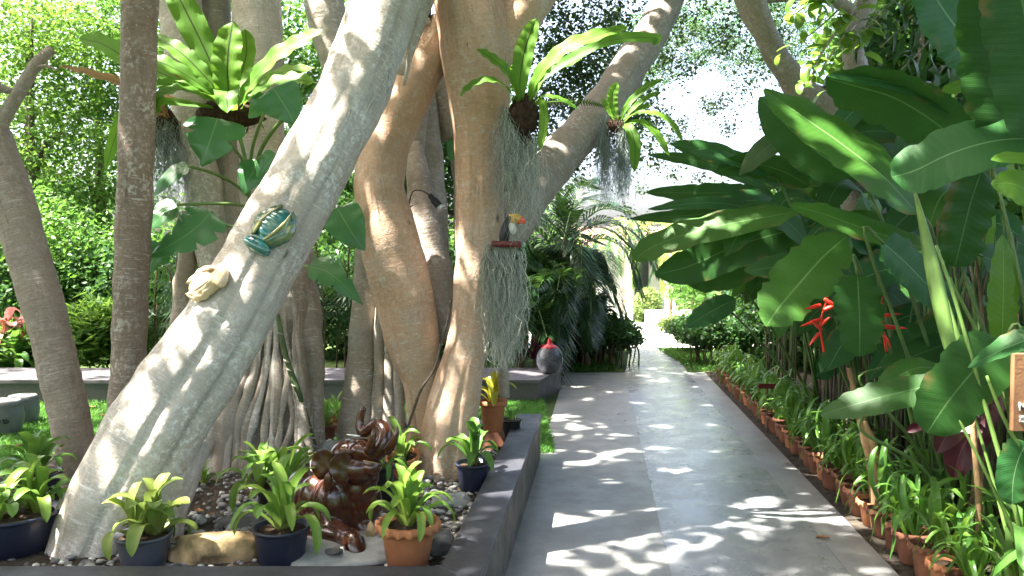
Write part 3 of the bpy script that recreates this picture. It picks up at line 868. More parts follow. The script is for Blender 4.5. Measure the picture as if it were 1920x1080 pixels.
# buttress foot to the right of the leaning trunk and a thin one on the left
trunk('root_flare', FIG, 'bark_pale', [(345, 830, 3.80, 48), (330, 890, 3.73, 46), (318, 950, 3.70, 36), (318, 1005, 3.68, 26), (325, 1050, 3.66, 22)], n=28, seed=4)
trunk('root_flare', FIG, 'bark_pale', [(150, 930, 3.66, 34), (128, 1000, 3.62, 34), (112, 1075, 3.6, 38)], n=20, seed=5)
def main_lobes(th, t):
    low = np.clip((0.36 - t) / .36, 0, 1)
    return 1 - .22 * gl(th, .25, .12) * low - .14 * gl(th, -.55, .10) * low + .10 * gl(th, -.2, .2) * low + .10 * gl(th, .8, .3) * low - .04 * gl(th, -.1, .2) * (1 - low)
mainmb, o = trunk('main_trunk', FIG, 'bark_tan', [(832, 930, 4.86, 60), (835, 880, 4.86, 54), (842, 820, 4.86, 51), (852, 750, 4.87, 46), (868, 680, 4.88, 39), (882, 610, 4.9, 36), (892, 540, 4.9, 40), (898, 450, 4.9, 43), (899, 350, 4.9, 44), (898, 265, 4.9, 47), (897, 180, 4.9, 56), (890, 90, 4.92, 66), (876, 0, 4.95, 62), (862, -110, 5.0, 56)],
      n=72, steps=120, lobes=main_lobes, bump=.010, seed=2)
BVH_MAIN = BVHTree.FromPolygons([tuple(v) for v in np.vstack(mainmb.V)], mainmb.F)
trunk('limb', FIG, 'bark_tan', [(905, 140, 4.95, 44), (945, 70, 5.0, 46), (990, 10, 5.05, 42), (1040, -60, 5.1, 40)], n=32, seed=3)
trunk('limb', FIG, 'bark_tan', [(815, 930, 5.0, 44), (810, 850, 5.0, 38), (802, 780, 5.0, 32), (792, 720, 4.98, 34), (780, 670, 4.97, 43), (770, 620, 4.97, 51), (758, 560, 4.98, 55), (736, 470, 4.98, 56), (716, 390, 4.98, 50), (712, 330, 4.98, 47), (730, 255, 4.98, 44), (762, 185, 5.0, 43), (800, 115, 5.02, 40), (840, 50, 5.05, 38)], n=40, seed=6)
trunk('hanging_root', FIG, 'bark_tan', [(767, 690, 4.93, 13), (768, 750, 4.93, 9), (772, 800, 4.93, 10), (770, 870, 4.93, 14)], n=12, seed=7)
trunk('hanging_root', FIG, 'bark_grey', [(752, 640, 5.05, 11), (748, 720, 5.05, 10), (752, 860, 5.05, 12)], n=10, seed=8)
trunk('aerial_root', FIG, 'bark_grey', [(668, 860, 5.35, 38), (673, 760, 5.35, 34), (680, 640, 5.35, 27), (686, 520, 5.4, 23), (695, 380, 5.4, 22), (700, 250, 5.45, 20)], n=24, seed=9)
trunk('aerial_root', FIG, 'bark_grey', [(708, 860, 5.28, 14), (709, 760, 5.28, 13), (712, 650, 5.3, 12), (716, 540, 5.3, 12)], n=16, seed=10)
trunk('aerial_root', FIG, 'bark_grey', [(731, 860, 5.22, 17), (731, 760, 5.22, 14), (732, 660, 5.25, 13), (732, 560, 5.3, 12)], n=16, seed=11)
trunk('aerial_root', FIG, 'bark_grey', [(808, 640, 5.6, 34), (810, 500, 5.6, 33), (808, 380, 5.62, 30), (800, 260, 5.65, 27), (795, 160, 5.65, 26), (800, 60, 5.7, 26)], n=24, seed=12)
trunk('aerial_root', FIG, 'bark_grey', [(772, 420, 5.45, 10), (778, 330, 5.45, 14), (784, 240, 5.45, 16), (790, 140, 5.45, 18)], n=14, seed=13)
trunk('limb', FIG, 'bark_limb', [(838, 640, 5.2, 36), (826, 560, 5.25, 30), (812, 480, 5.3, 30), (795, 400, 5.35, 27), (785, 330, 5.4, 22), (780, 270, 5.45, 16)], n=22, seed=14)
trunk('aerial_root', FIG, 'bark_grey', [(850, 260, 5.7, 24), (835, 180, 5.7, 28), (815, 100, 5.7, 30)], n=18, seed=15)
trunk('aerial_root', FIG, 'bark_grey', [(868, 640, 5.6, 10), (862, 480, 5.65, 9), (858, 330, 5.7, 9), (850, 230, 5.7, 9)], n=10, seed=16)
# branch reaching up over the path
trunk('branch', FIG, 'bark_limb', [(905, 520, 5.15, 36), (948, 440, 5.25, 38), (1000, 360, 5.4, 38), (1050, 295, 5.6, 37), (1100, 238, 5.8, 36), (1145, 180, 6.05, 35), (1190, 110, 6.3, 33), (1228, 50, 6.5, 30), (1262, -30, 6.8, 28), (1280, -120, 7.1, 26)], n=40, steps=90, bump=.012, seed=17)
trunk('branch_spur', FIG, 'bark_limb', [(1040, 342, 5.5, 14), (1085, 270, 5.7, 16), (1130, 205, 5.9, 12)], n=14, seed=18)
trunk('hanging_root', FIG, 'bark_grey', [(945, 745, 5.45, 11), (944, 680, 5.45, 9), (948, 600, 5.45, 8), (956, 500, 5.45, 8)], n=10, seed=19)
trunk('limb', FIG, 'bark_pale', [(800, -70, 4.7, 40), (785, 10, 4.72, 26), (770, 70, 4.72, 16), (752, 140, 4.72, 8)], n=16, seed=23)
trunk('hanging_root', FIG, 'bark_pale', [(778, 15, 4.60, 7), (782, 45, 4.58, 6), (770, 75, 4.58, 5), (766, 120, 4.6, 4), (757, 160, 4.62, 3)], n=8, bump=.003, seed=24)
mb = MB()
mb.tube([P(846, 560, 4.8), P(840, 600, 4.78), P(826, 650, 4.78), P(815, 690, 4.76), P(790, 730, 4.74), P(775, 770, 4.76), P(765, 800, 4.8), P(757, 830, 4.8)], .008, 6, 40, bump=.004, bscale=30)
mb.build('hanging_root', MT['bark_dark'], FIG)
# left root clump
CL = thing('strangler_fig', 'grey multi-stemmed fig behind the leaning trunk, roots fused into a cone', 'tree', (P(500, 870, 5.3).x, 5.3, BZ))
for k, (nm, mt, pts) in enumerate([
    ('stem', 'bark_pale', [(330, -80, 5.7, 42), (338, 20, 5.65, 40), (350, 120, 5.6, 38), (362, 230, 5.55, 34), (378, 340, 5.5, 34), (395, 440, 5.5, 36), (420, 540, 5.45, 36), (436, 680, 5.4, 36), (440, 820, 5.38, 38), (442, 930, 5.36, 40)]),
    ('stem', 'bark_grey', [(402, -80, 5.9, 30), (404, 40, 5.9, 29), (412, 150, 5.85, 32), (425, 260, 5.8, 40), (440, 380, 5.7, 48), (455, 500, 5.6, 52), (462, 680, 5.55, 46), (466, 900, 5.5, 46)]),
    ('stem', 'bark_pale', [(478, -80, 5.75, 42), (482, 40, 5.7, 42), (486, 150, 5.65, 42), (488, 260, 5.6, 40), (492, 380, 5.55, 40), (500, 500, 5.5, 44), (515, 680, 5.45, 42), (520, 910, 5.4, 44)]),
    ('stem', 'bark_pale', [(600, -60, 5.9, 38), (612, 30, 5.9, 34), (632, 110, 5.9, 32), (655, 200, 5.85, 30), (690, 300, 5.7, 28), (705, 500, 5.6, 26), (700, 860, 5.5, 28)]),
    ('root', 'bark_grey', [(345, 400, 5.5, 14), (352, 480, 5.45, 16), (345, 540, 5.45, 18), (338, 620, 5.4, 20), (336, 720, 5.4, 22), (338, 890, 5.38, 26)]),
    ('root', 'bark_grey', [(505, 480, 5.35, 46), (505, 560, 5.3, 38), (498, 640, 5.22, 36), (490, 730, 5.15, 40), (484, 820, 5.1, 44), (480, 920, 5.08, 48)]),
    ('root', 'bark_limb', [(545, 480, 5.3, 34), (542, 560, 5.25, 34), (538, 650, 5.2, 34), (545, 740, 5.15, 40), (548, 830, 5.1, 42), (545, 910, 5.1, 46)]),
    ('root', 'bark_limb', [(562, 470, 5.4, 26), (570, 560, 5.35, 28), (575, 620, 5.3, 30), (588, 680, 5.25, 22), (590, 760, 5.25, 20), (592, 860, 5.25, 24), (594, 910, 5.25, 26)]),
    ('root', 'bark_grey', [(500, 520, 5.3, 6), (488, 620, 5.16, 17), (470, 690, 5.08, 18), (462, 760, 5.05, 17), (470, 830, 5.0, 20), (474, 910, 4.98, 24)]),
    ('root', 'bark_grey', [(500, 560, 5.2, 5), (472, 650, 5.1, 14), (448, 720, 5.05, 20), (432, 780, 5.0, 26), (420, 850, 4.97, 27), (418, 920, 4.95, 30)]),
    ('root', 'bark_grey', [(492, 610, 5.12, 3), (478, 690, 5.02, 8), (466, 740, 4.98, 10), (452, 790, 4.96, 11), (445, 840, 4.95, 12), (430, 910, 4.93, 14)]),
    ('root', 'bark_pale', [(440, 660, 5.15, 4), (415, 745, 5.02, 11), (396, 820, 4.95, 14), (392, 870, 4.92, 15), (402, 930, 4.88, 16), (425, 955, 4.8, 12)]),
    ('root', 'bark_pale', [(430, 640, 5.3, 6), (390, 760, 5.15, 18), (372, 870, 5.05, 24), (366, 930, 5.0, 30)]),
    ('root', 'bark_limb', [(512, 560, 5.22, 6), (514, 680, 5.1, 16), (516, 760, 5.05, 21), (518, 840, 5.0, 24), (520, 930, 4.97, 26)]),
] + [('hanging_root', ('bark_grey', 'bark_limb', 'bark_pale')[q_ % 3], [(470 + q_ * 7 + R.uniform(-12, 12), 560 + R.uniform(-30, 60), 5.16, 3), (455 + q_ * 9 + R.uniform(-12, 12), 690, 5.03, R.uniform(5, 9)), (425 + q_ * 12 + R.uniform(-14, 14), 790, 4.95, R.uniform(5, 10)), (400 + q_ * 14 + R.uniform(-14, 14), 860, 4.90, R.uniform(6, 11)), (392 + q_ * 15 + R.uniform(-14, 14), 930, 4.84, R.uniform(8, 13))]) for q_ in range(14)]):
    mb_, o = trunk(nm, CL, mt, pts, n=26, bump=.016, bscale=6, seed=30 + k)
    if k == 6: BVH_CL = BVHTree.FromPolygons([tuple(v) for v in np.vstack(mb_.V)], mb_.F)

# slender trees on the left
T1 = thing('slender_tree', 'slim ringed grey trunk leaning left out of the bed', 'tree', (P(150, 905, 4.62).x, 4.62, BZ))
trunk('trunk', T1, 'bark_palm', [(152, 925, 4.62, 40), (144, 860, 4.62, 36), (130, 780, 4.64, 36), (108, 680, 4.66, 36), (83, 580, 4.7, 37), (54, 480, 4.74, 38), (25, 380, 4.8, 39), (-12, 280, 4.85, 40), (-60, 170, 4.9, 41), (-120, 20, 5, 42), (-210, -200, 5.1, 38), (-280, -420, 5.2, 32)], n=40, steps=110, lobes=lambda th, t: 1 + .017 * np.sin(t * 330 + th * 1.0) + .010 * np.sin(t * 190 - th), bump=.008, seed=40)
trunk('burl', T1, 'bark_palm', [(118, 845, 4.6, 10), (106, 868, 4.58, 16), (110, 900, 4.58, 14), (118, 925, 4.6, 10)], n=14, seed=41)
trunk('branch', T1, 'bark_limb', [(-10, 260, 4.85, 16), (6, 225, 4.85, 13), (32, 180, 4.88, 12), (56, 140, 4.9, 11), (75, 112, 4.92, 10), (98, 92, 4.95, 9)], n=14, bump=.006, seed=42)
trunk('branch', T1, 'bark_limb', [(-30, 150, 4.8, 9), (0, 165, 4.85, 8), (24, 172, 4.87, 6)], n=10, seed=43)
trunk('twig', T1, 'bark_limb', [(62, 128, 4.9, 5), (85, 124, 4.9, 4), (110, 132, 4.9, 2)], n=6, bump=.002, seed=44)
T2 = thing('straight_tree', 'straight brown trunk speckled with pale lichen beside the lawn', 'tree', (P(240, 830, 4.5).x, 4.5, BZ))
trunk('trunk', T2, 'bark_brown', [(236, 950, 4.5, 46), (238, 800, 4.5, 37), (239, 760, 4.5, 34), (243, 640, 4.52, 31), (248, 500, 4.54, 31), (253, 350, 4.56, 31), (258, 180, 4.58, 31), (262, 0, 4.6, 31), (266, -200, 4.62, 33), (270, -500, 4.66, 28)], n=44, steps=120, bump=.008, bscale=7, seed=45)
T3 = thing('forked_tree', 'forked grey-brown tree rising behind the heliconias', 'tree', (P(1690, 700, 7.6).x, 7.6, 0))
trunk('trunk', T3, 'bark_limb', [(1690, 720, 7.6, 46), (1660, 500, 7.5, 44), (1610, 340, 7.3, 42), (1575, 245, 7.2, 40), (1560, 205, 7.2, 36)], n=26, seed=46)
trunk('branch', T3, 'bark_limb', [(1585, 245, 7.2, 34), (1545, 205, 7.15, 32), (1505, 172, 7.1, 26), (1468, 125, 7.05, 22), (1438, 70, 7.0, 21), (1412, 15, 7.0, 26), (1385, -60, 7.0, 26)], n=24, steps=70, seed=47)
trunk('branch', T3, 'bark_limb', [(1572, 235, 7.2, 28), (1592, 185, 7.25, 26), (1605, 140, 7.3, 22), (1600, 80, 7.35, 20), (1625, 0, 7.4, 18), (1640, -80, 7.5, 17)], n=22, seed=48)
trunk('branch', T3, 'bark_limb', [(1625, 40, 7.4, 12), (1560, 0, 7.3, 11), (1490, -10, 7.2, 10), (1400, 5, 7.1, 8)], n=10, seed=49)

# ------------------------------------------------------------------ crowns
# the shading crown far overhead (above the frame)
rng = np.random.default_rng(77)
def over_blobs(n, x0, x1, y0, y1, z0, z1, r0, r1, seed):
    rr = random.Random(seed); out = []
    for k in range(n):
        x, y = rr.uniform(x0, x1), rr.uniform(y0, y1)
        z = max(rr.uniform(z0, z1), 2.6 + .36 * max(0, y) + 1.0)
        r = rr.uniform(r0, r1)
        out.append((x, y, z, r, r, r * .45))
    return out
SHADE_BLOBS = over_blobs(270, -11, 6.5, -6, 12.0, 5.4, 8.8, .9, 1.7, 5)
SHADE_BLOBS += over_blobs(50, -2.0, 3.0, 2.5, 9.5, 6.6, 8.4, .9, 1.5, 6)  # extra unseen leaf masses added to shade the heliconia side
C = clumps(SHADE_BLOBS, 4.2, 34, .26, rng, zflat=.6)
# gaps cut in the crown to put sun patches at chosen spots
def P2(px, py, z=0.0): return G(px, py, z)
HOLES = []
for px, py, r in ((640, 140, .035), (612, 192, .04), (577, 252, .03), (485, 588, .07), (452, 640, .06), (425, 672, .04), (383, 728, .03), (563, 572, .045), (587, 525, .03), (322, 778, .035), (285, 830, .025), (410, 530, .06), (360, 590, .04), (420, 765, .03), (345, 640, .03), (300, 700, .03), (180, 960, .03), (250, 800, .03)):
    HOLES.append((hit(BVH_LEAN, px, py)[0], r))
rh = random.Random(21)
for px, py, r in ((1010, 900, .12), (1060, 925, .10), (1000, 940, .10), (1110, 945, .08), (1040, 985, .14), (1110, 985, .12), (1000, 1020, .12), (1190, 992, .07), (1080, 870, .10), (1130, 855, .09), (1030, 850, .09), (1280, 885, .13), (1340, 890, .07), (1230, 840, .10), (1160, 815, .09), (1250, 800, .10), (1090, 800, .10), (1060, 780, .09), (1100, 750, .10), (1080, 725, .12),
                  (1200, 755, .10), (1260, 740, .10), (1150, 735, .10), (1240, 715, .12), (1300, 725, .10), (1330, 760, .07), (1380, 830, .05), (1440, 940, .04), (1500, 955, .05), (1545, 965, .04), (1555, 975, .03), (1430, 935, .05), (1370, 920, .05), (1330, 795, .07), (1040, 1050, .08), (1100, 1060, .05), (1170, 700, .1), (1220, 690, .12), (1120, 710, .12), (1180, 770, .08), (1350, 845, .05), (1400, 815, .04), (980, 985, .06), (1150, 900, .07)):
    HOLES.append((P2(px, py), r))
for k in range(22):
    y_ = 3.6 + 7.2 * rh.random(); HOLES.append((Vector((-.35 + DX * y_ + 1.45 * rh.random() ** 1.3, y_, 0)), rh.uniform(.02, .06)))
for px, py, z, r in ((50, 700, .25, .2), (120, 706, .25, .2), (10, 705, .25, .15), (180, 700, .25, .2), (590, 700, .25, .15), (1000, 700, .25, .15), (970, 697, .25, .12), (90, 765, 0, .16), (130, 770, 0, .14), (20, 812, 0, .12), (170, 850, 0, .14), (60, 855, 0, .1), (960, 760, 0, .1), (975, 790, .35, .05), (960, 840, .35, .05), (930, 930, .35, .04), (900, 1000, .35, .05), (60, 1072, .35, .05), (180, 1073, .35, .03)):
    HOLES.append((P2(px, py, z), r))
for px, py, Y, r in ((500, 690, 5.1, .07), (545, 700, 5.0, .06), (485, 750, 5.0, .05), (735, 760, 5.1, .05), (735, 700, 5.1, .05), (770, 790, 4.9, .04), (420, 110, 5.1, .10), (437, 80, 5.05, .10), (350, 40, 5.1, .12), (520, 110, 5, .09), (300, 110, 5, .1), (1000, 80, 4.6, .10), (1100, 72, 4.55, .13), (1050, 95, 4.55, .1), (900, 165, 4.5, .08), (330, 180, 4.7, .12), (428, 190, 4.5, .08), (390, 290, 4.7, .06), (350, 440, 4.65, .08),
                     (1560, 255, 4.4, .10), (1620, 310, 4.35, .10), (1500, 215, 4.5, .08), (1440, 590, 4.6, .07), (1215, 80, 6.4, .12), (1180, 150, 6.2, .1), (1060, 300, 5.6, .05), (1240, 30, 6.6, .1), (1160, 195, 5.5, .12), (1230, 200, 5.4, .12),
                     (520, 920, 3.4, .09), (770, 930, 3.36, .10), (520, 865, 4.15, .10), (930, 730, 5.4, .09), (50, 930, 3.5, .14), (250, 985, 3.4, .1), (880, 850, 4.5, .05), (400, 1035, 3.4, .06), (850, 930, 4.25, .07), (640, 1050, 3.45, .07), (960, 520, 4.5, .06), (940, 560, 4.5, .06), (1480, 90, 6.2, .3), (1540, 120, 6.2, .3), (800, 540, 5.1, .05), (815, 520, 5.2, .05), (765, 620, 4.7, .05), (1450, 740, 7, .1), (1400, 700, 9, .15), (900, 420, 4.6, .03)):
    HOLES.append((P(px, py, Y), r))
def sunholes(C, pad=.06):
    keep = np.ones(len(C), bool); s = np.array(tuple(SUN_DIR))
    for w, r in HOLES:
        d_ = C - np.array(tuple(w)); t_ = d_ @ s
        q2 = (d_ * d_).sum(1) - t_ * t_
        keep &= ~((t_ > .5) & (q2 < (r * .8 + pad) ** 2))
    return C[keep]
C = sunholes(C)
print('SHADE LEAVES', len(C))
foliage('crown', C, .16, MT['fig'], FIG, 1, up=1.6, aspect=.36)
# the part of the fig crown that hangs into view over the path
def disc(px, py, r, Y, d=1.0, sq=1.0, dy=None):
    p = P(px, py, Y); q_ = m(r, Y)
    return (p.x, p.y, p.z, q_, dy or q_ * .8, q_ * sq, d)
C = clumps([disc(1050, 60, 90, 9, 1.5), disc(1150, 60, 80, 9.5, 1.3), disc(1110, 160, 100, 9.3, 1.5), disc(1020, 160, 70, 9, 1.6), disc(1060, 250, 80, 9.2, 1.5), disc(1000, 280, 55, 9.2, 1.5),
            disc(1160, 250, 70, 9.5, 1.0), disc(1230, 190, 55, 10, .9), disc(1260, 130, 60, 10, .7), disc(1290, 40, 70, 10, .7), disc(1370, 30, 60, 10, .7), disc(1340, 90, 45, 10.5, .6), disc(1440, 30, 60, 10, .8), disc(1420, 110, 45, 10.4, .6)],
           62, 40, .12, rng)
C = sunholes(C, .03)
foliage('crown', C, .055, MT['fig'], FIG, 2, aspect=.3)
C = clumps([disc(1300, 205, 50, 11, .6), disc(1345, 180, 60, 11, .5, .6), disc(1400, 150, 45, 11, .45, .7), disc(1385, 220, 32, 11, .5, 1.6), disc(1240, 260, 60, 11, .8), disc(1290, 300, 55, 11, .55, .7), disc(1330, 330, 50, 11.2, .5, .6),
            disc(1190, 320, 60, 11, .35, .9), disc(1440, 210, 40, 11, .45, .8), disc(1490, 120, 50, 11, .6), disc(1180, 390, 60, 11.5, .16), disc(1255, 235, 60, 11, .7), disc(1420, 70, 70, 11, .5)],
           40, 60, .10, rng)
foliage('crown', C, .045, MT['fig'], FIG, 3, aspect=.3)

def bg_tree(name, label, px, Y, base_z, blobs, mat, n, size, spread, seed, trunk_px=10, bark='bark_dark', group=None, lean=0, limbs=3, nl=26):
    x = (px - 960) / F * Y
    t = thing(name, label, 'tree', (x, Y, base_z), group)
    top = max(b[2] for b in blobs)
    r = m(trunk_px, Y)
    mb = MB(); mb.tube([(x, Y, base_z - .1), (x + lean * .4, Y, base_z + (top - base_z) * .4), (x + lean, Y, top)], [r, r * .8, r * .3], 12, 14, bump=.02)
    mb.build('trunk', MT[bark], t)
    rr = random.Random(seed)
    for b in rr.sample(blobs, min(limbs, len(blobs))):
        z0 = base_z + (top - base_z) * rr.uniform(.25, .5)
        mb = MB(); mb.tube([(x + lean * .4, Y, z0), ((x + b[0]) / 2, (Y + b[1]) / 2, (z0 + b[2]) / 2 + .3), (b[0], b[1], b[2])], [r * .55, r * .4, r * .12], 8, 10, bump=.01)
        mb.build('limb', MT[bark], t)
    rg = np.random.default_rng(seed)
    vol = sum(4.19 * b[3] * b[4] * b[5] * (b[6] if len(b) > 6 else 1) for b in blobs)
    C = clumps(blobs, n / nl / vol, nl, spread, rg, zflat=.7)
    foliage('crown', C, size, MT[mat], t, seed, aspect=.33)
    return t
def discs(lst, Y, d=1.0, dy=1.2):
    return [disc(a, b, r, Y + R.uniform(-.8, .8), d, sq, dy) for a, b, r, sq in lst]
bg_tree('broadleaf_tree', 'sunlit light green tree at the far left above the lawn', 60, 15, 0, discs([(-40, 60, 130, .9), (60, 30, 120, .8), (140, 110, 110, .9), (20, 190, 120, .9), (120, 250, 110, .9), (-60, 300, 130, 1)], 15), 'fol_sun', 20000, .085, .21, 51, 14)
bg_tree('broadleaf_tree', 'green feathery tree between the straight trunk and the leaning branch', 190, 17, 0, discs([(190, 40, 120, .9), (240, 180, 120, 1), (150, 330, 120, .9), (60, 370, 110, .8), (210, 420, 120, .9)], 17), 'fol_mid', 18000, .095, .23, 52, 12)
bg_tree('pale_stemmed_tree', 'tree with a sunlit white stem deep in the green foliage', 68, 13.5, 0, discs([(20, 430, 110, .8), (110, 470, 100, .8), (40, 520, 110, .7), (160, 520, 100, .8), (-40, 480, 110, 1)], 14), 'fol_mid', 19000, .08, .20, 53, 11, bark='bark_pale', limbs=2)
bg_tree('broadleaf_tree', 'dark green tree glimpsed between the grey stems', 470, 16, 0, discs([(320, 60, 110, 1), (440, 40, 110, 1), (560, 60, 120, 1), (560, 200, 110, 1), (640, 120, 110, 1), (350, 250, 110, 1)], 16, .8), 'fol_mid', 17000, .10, .2, 54, 12)
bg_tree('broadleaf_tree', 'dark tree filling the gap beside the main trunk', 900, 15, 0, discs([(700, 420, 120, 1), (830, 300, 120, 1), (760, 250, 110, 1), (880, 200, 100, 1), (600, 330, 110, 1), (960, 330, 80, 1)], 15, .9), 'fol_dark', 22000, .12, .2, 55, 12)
bg_tree('broadleaf_tree', 'airy tree high over the path with bright sky through its leaves', 1600, 24, -.5, discs([(1180, 110, 110, .8), (1290, 60, 100, .8), (1400, 60, 110, .8), (1500, 40, 110, .8)], 24, .4, 1.5), 'fol_dark', 34000, .062, .20, 56, 5, limbs=0, nl=90)
bg_tree('broadleaf_tree', 'large leafy tree behind the heliconias', 1720, 11, 0, discs([(1640, 80, 80, .8), (1740, 60, 110, .9), (1850, 80, 110, .9), (1790, 190, 110, .8), (1900, 250, 120, 1), (1700, 300, 110, .7), (1600, 330, 90, .7), (1800, 400, 130, .9)], 11.5, .9), 'fol_mid', 20000, .17, .22, 57, 14)
bg_tree('broadleaf_tree', 'dim tree low behind the heliconia stems', 1600, 13, 0, discs([(1460, 430, 90, .8), (1560, 470, 120, .9), (1700, 480, 130, .9), (1850, 520, 140, .9), (1450, 560, 90, .9), (1600, 600, 120, .8), (1780, 640, 140, .8)], 13, .9, 1.0), 'fol_dark', 24000, .16, .22, 58, 10)
# sunlit trees far beyond the house
for k, (px, lab, mt) in enumerate([(1100, 'yellow-green sunlit tree far behind the palm fronds', 'fol_sun'), (1320, 'sunlit tree behind the white house roof', 'fol_pale'), (940, 'sunlit tree behind the dark palms', 'fol_sun')]):
    bg_tree('distant_tree', lab, px, 40 + k * 2, -.6, [disc(px + dx, 475 + dy_ * .6, 26, 40 + k * 2, 1, .8, 1.6) for dx, dy_ in ((-30, 20), (10, -8), (40, 25), (0, 50), (-50, 50), (60, 60))], mt, 5000, .28, .3, 60 + k, 4, limbs=2)
# hedge masses behind the bench
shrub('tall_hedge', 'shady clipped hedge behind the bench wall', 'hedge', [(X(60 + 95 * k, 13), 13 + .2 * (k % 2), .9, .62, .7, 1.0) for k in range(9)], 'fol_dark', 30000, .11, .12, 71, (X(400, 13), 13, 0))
shrub('shrub', 'bright green leafy shrub in the sun between the two slim trunks', 'shrub', [(X(165, 10.6), 10.6, .58, .38, .4, .38), (X(205, 10.8), 10.8, .52, .3, .35, .32)], 'fol_sun', 2600, .2, .1, 72, aspect=.11, droop=-.3)
shrub('shrub', 'mixed green shrub under the red cordylines', 'shrub', [(X(90, 10.6), 10.6, .4, .4, .35, .35), (X(20, 10.5), 10.5, .35, .5, .35, .3)], 'fol_mid', 2400, .17, .1, 73, aspect=.14, droop=-.2)
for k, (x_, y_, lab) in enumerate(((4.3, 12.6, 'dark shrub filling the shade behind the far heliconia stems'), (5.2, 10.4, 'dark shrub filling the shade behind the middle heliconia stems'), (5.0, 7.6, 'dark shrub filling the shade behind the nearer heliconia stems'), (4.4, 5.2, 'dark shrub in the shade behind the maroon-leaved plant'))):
    shrub('shade_shrub', lab, 'shrub', [(x_, y_, .7, .9, .9, .85), (x_ + .3, y_ + 1.0, .8, .8, .8, .9), (x_ - .2, y_ - .9, .55, .7, .8, .7)], 'fol_dark', 7000, .11, .12, 90 + k)  # shrubs added as dark fill for the gaps behind the stems
# closing mass of far vegetation all round so no bare horizon shows
rng = np.random.default_rng(80)
bl = []
for k in range(46):
    a = math.radians(-62 + 124 * k / 45)
    d_ = 24 if a < 0 else 20
    if math.radians(3.5) < a < math.radians(16): continue
    bl.append((math.sin(a) * d_, math.cos(a) * d_ + 2, 1.2, 1.5, 1.2, 1.9)); 
for k in range(34):                                       # garden goes on unseen behind and beside the camera, added to dim side light
    a = math.radians(70 + 220 * k / 33); d_ = 11 + 2 * (k % 3)
    for z_ in (1.3, 3.4): bl.append((math.sin(a) * d_, math.cos(a) * d_ + 1, z_, 1.6, 1.6, 1.5, .4))
for k in range(12):
    bl.append((6.5 + .8 * (k % 3), 1.5 + k * 1.0, 1.2 + .5 * (k % 2), .8, .9, 1.5, 1.2));  # bushes added to darken the view behind the heliconia stems
C = clumps(bl, 3.4, 18, .3, rng); C[:, 2] = np.maximum(C[:, 2], -.6)
tagp(foliage('far_foliage', C, .3, MT['fol_mid'], None, 81), 'far mass of garden greenery closing the view', 'greenery', kind='stuff')

# ------------------------------------------------------------------ palms
FR = {}
def frond_mesh(key, mat, L=1.6, nl=34, ll=.42, lw=.017, arch=.75, seed=0, tilt=.5, stem_r=.011, leafang=55):
    if key in FR: return FR[key]
    rr = random.Random(seed)
    sp = crspline([(0, 0, 0), (L * .35, 0, L * .30), (L * .72, 0, L * .30 - arch * .12), (L, 0, L * .15 - arch * .5)], 30)
    mb = MB(); mb.tube([tuple(p) for p in sp], [stem_r, stem_r * .8, stem_r * .3], 5, 20, ref=(0, -1, 0), mi=1)
    V = []; Fq = []
    for k in range(nl):
        t = .16 + .84 * (k + .5) / nl
        i = min(28, int(t * 29)); f = t * 29 - i
        p = sp[i] * (1 - f) + sp[i + 1] * f
        T = sp[i + 1] - sp[i]; T /= np.linalg.norm(T)
        env = math.sin(math.pi * min(1, .12 + t * .84)) ** .6
        for sd in (-1, 1):
            a = math.radians(leafang + rr.uniform(-8, 8)) * (1 - .45 * t)
            d = T * math.cos(a) + np.array((0, sd, 0)) * math.sin(a) + np.array((0, 0, tilt * .5))
            d /= np.linalg.norm(d)
            l = ll * env * rr.uniform(.85, 1.1)
            up = np.array((0, 0, 1.)) ; s_ = np.cross(d, up); s_ /= np.linalg.norm(s_) + 1e-9
            q1 = p + d * l * .5 + np.array((0, 0, -.03 * l)); q2 = p + d * l + np.array((0, 0, -.34 * l))
            b = len(V)
            V += [p - s_ * lw * .4, p + s_ * lw * .4, q1 + s_ * lw, q1 - s_ * lw, q2]
            Fq += [(b, b + 1, b + 2, b + 3), (b + 3, b + 2, b + 4)]
    mb.add(V, Fq)
    FR[key] = mb.mesh('frond', [MT[mat], MT['petiole']], False)
    return FR[key]
def palm(label, base, h, nf, mat='palm', L=1.6, seed=0, trunk_r=.05, spread=(.15, 1.15), bark='stem_brown', name='palm_tree', stems=1, group=None, ll=.42, az=None):
    rr = random.Random(seed)
    t = thing(name, label, 'palm', base, group)
    for sidx in range(stems):
        ox, oy = (rr.uniform(-.35, .35), rr.uniform(-.3, .3)) if sidx else (0, 0)
        hh = h * rr.uniform(.6, 1.0) if sidx else h
        lx, ly = rr.uniform(-.15, .15), rr.uniform(-.1, .1)
        mb = MB(); mb.tube([(ox, oy, -.05), (ox + lx * .5, oy + ly * .5, hh * .5), (ox + lx, oy + ly, hh)], [trunk_r, trunk_r * .85, trunk_r * .7], 10, 16, lambda th, tt: 1 + .05 * np.sin(tt * 90))
        mb2 = mb.mesh('trunk', MT[bark]); put('trunk', mb2, t)
        for k in range(nf):
            me = frond_mesh((mat, L, k % 3), mat, L, seed=k % 3, arch=.5 + .4 * (k % 3), ll=ll)
            a = k * 2.4 + rr.uniform(-.3, .3) if az is None else rr.uniform(*az)
            pitch = rr.uniform(*spread)
            M = Matrix.Translation((ox + lx, oy + ly, hh)) @ Matrix.Rotation(a, 4, 'Z') @ Matrix.Rotation(-pitch + .55, 4, 'Y') @ Matrix.Rotation(rr.uniform(-.3, .3), 4, 'X') @ Matrix.Scale(rr.uniform(.75, 1.1), 4)
            put('frond', me, t, M)
    return t
palm('dark arching palm directly beside the path behind the jar', (X(1062, 11.4), 11.4, 0), .9, 10, L=1.15, seed=1, stems=3, spread=(.2, 1.2), az=(1.4, 4.9))
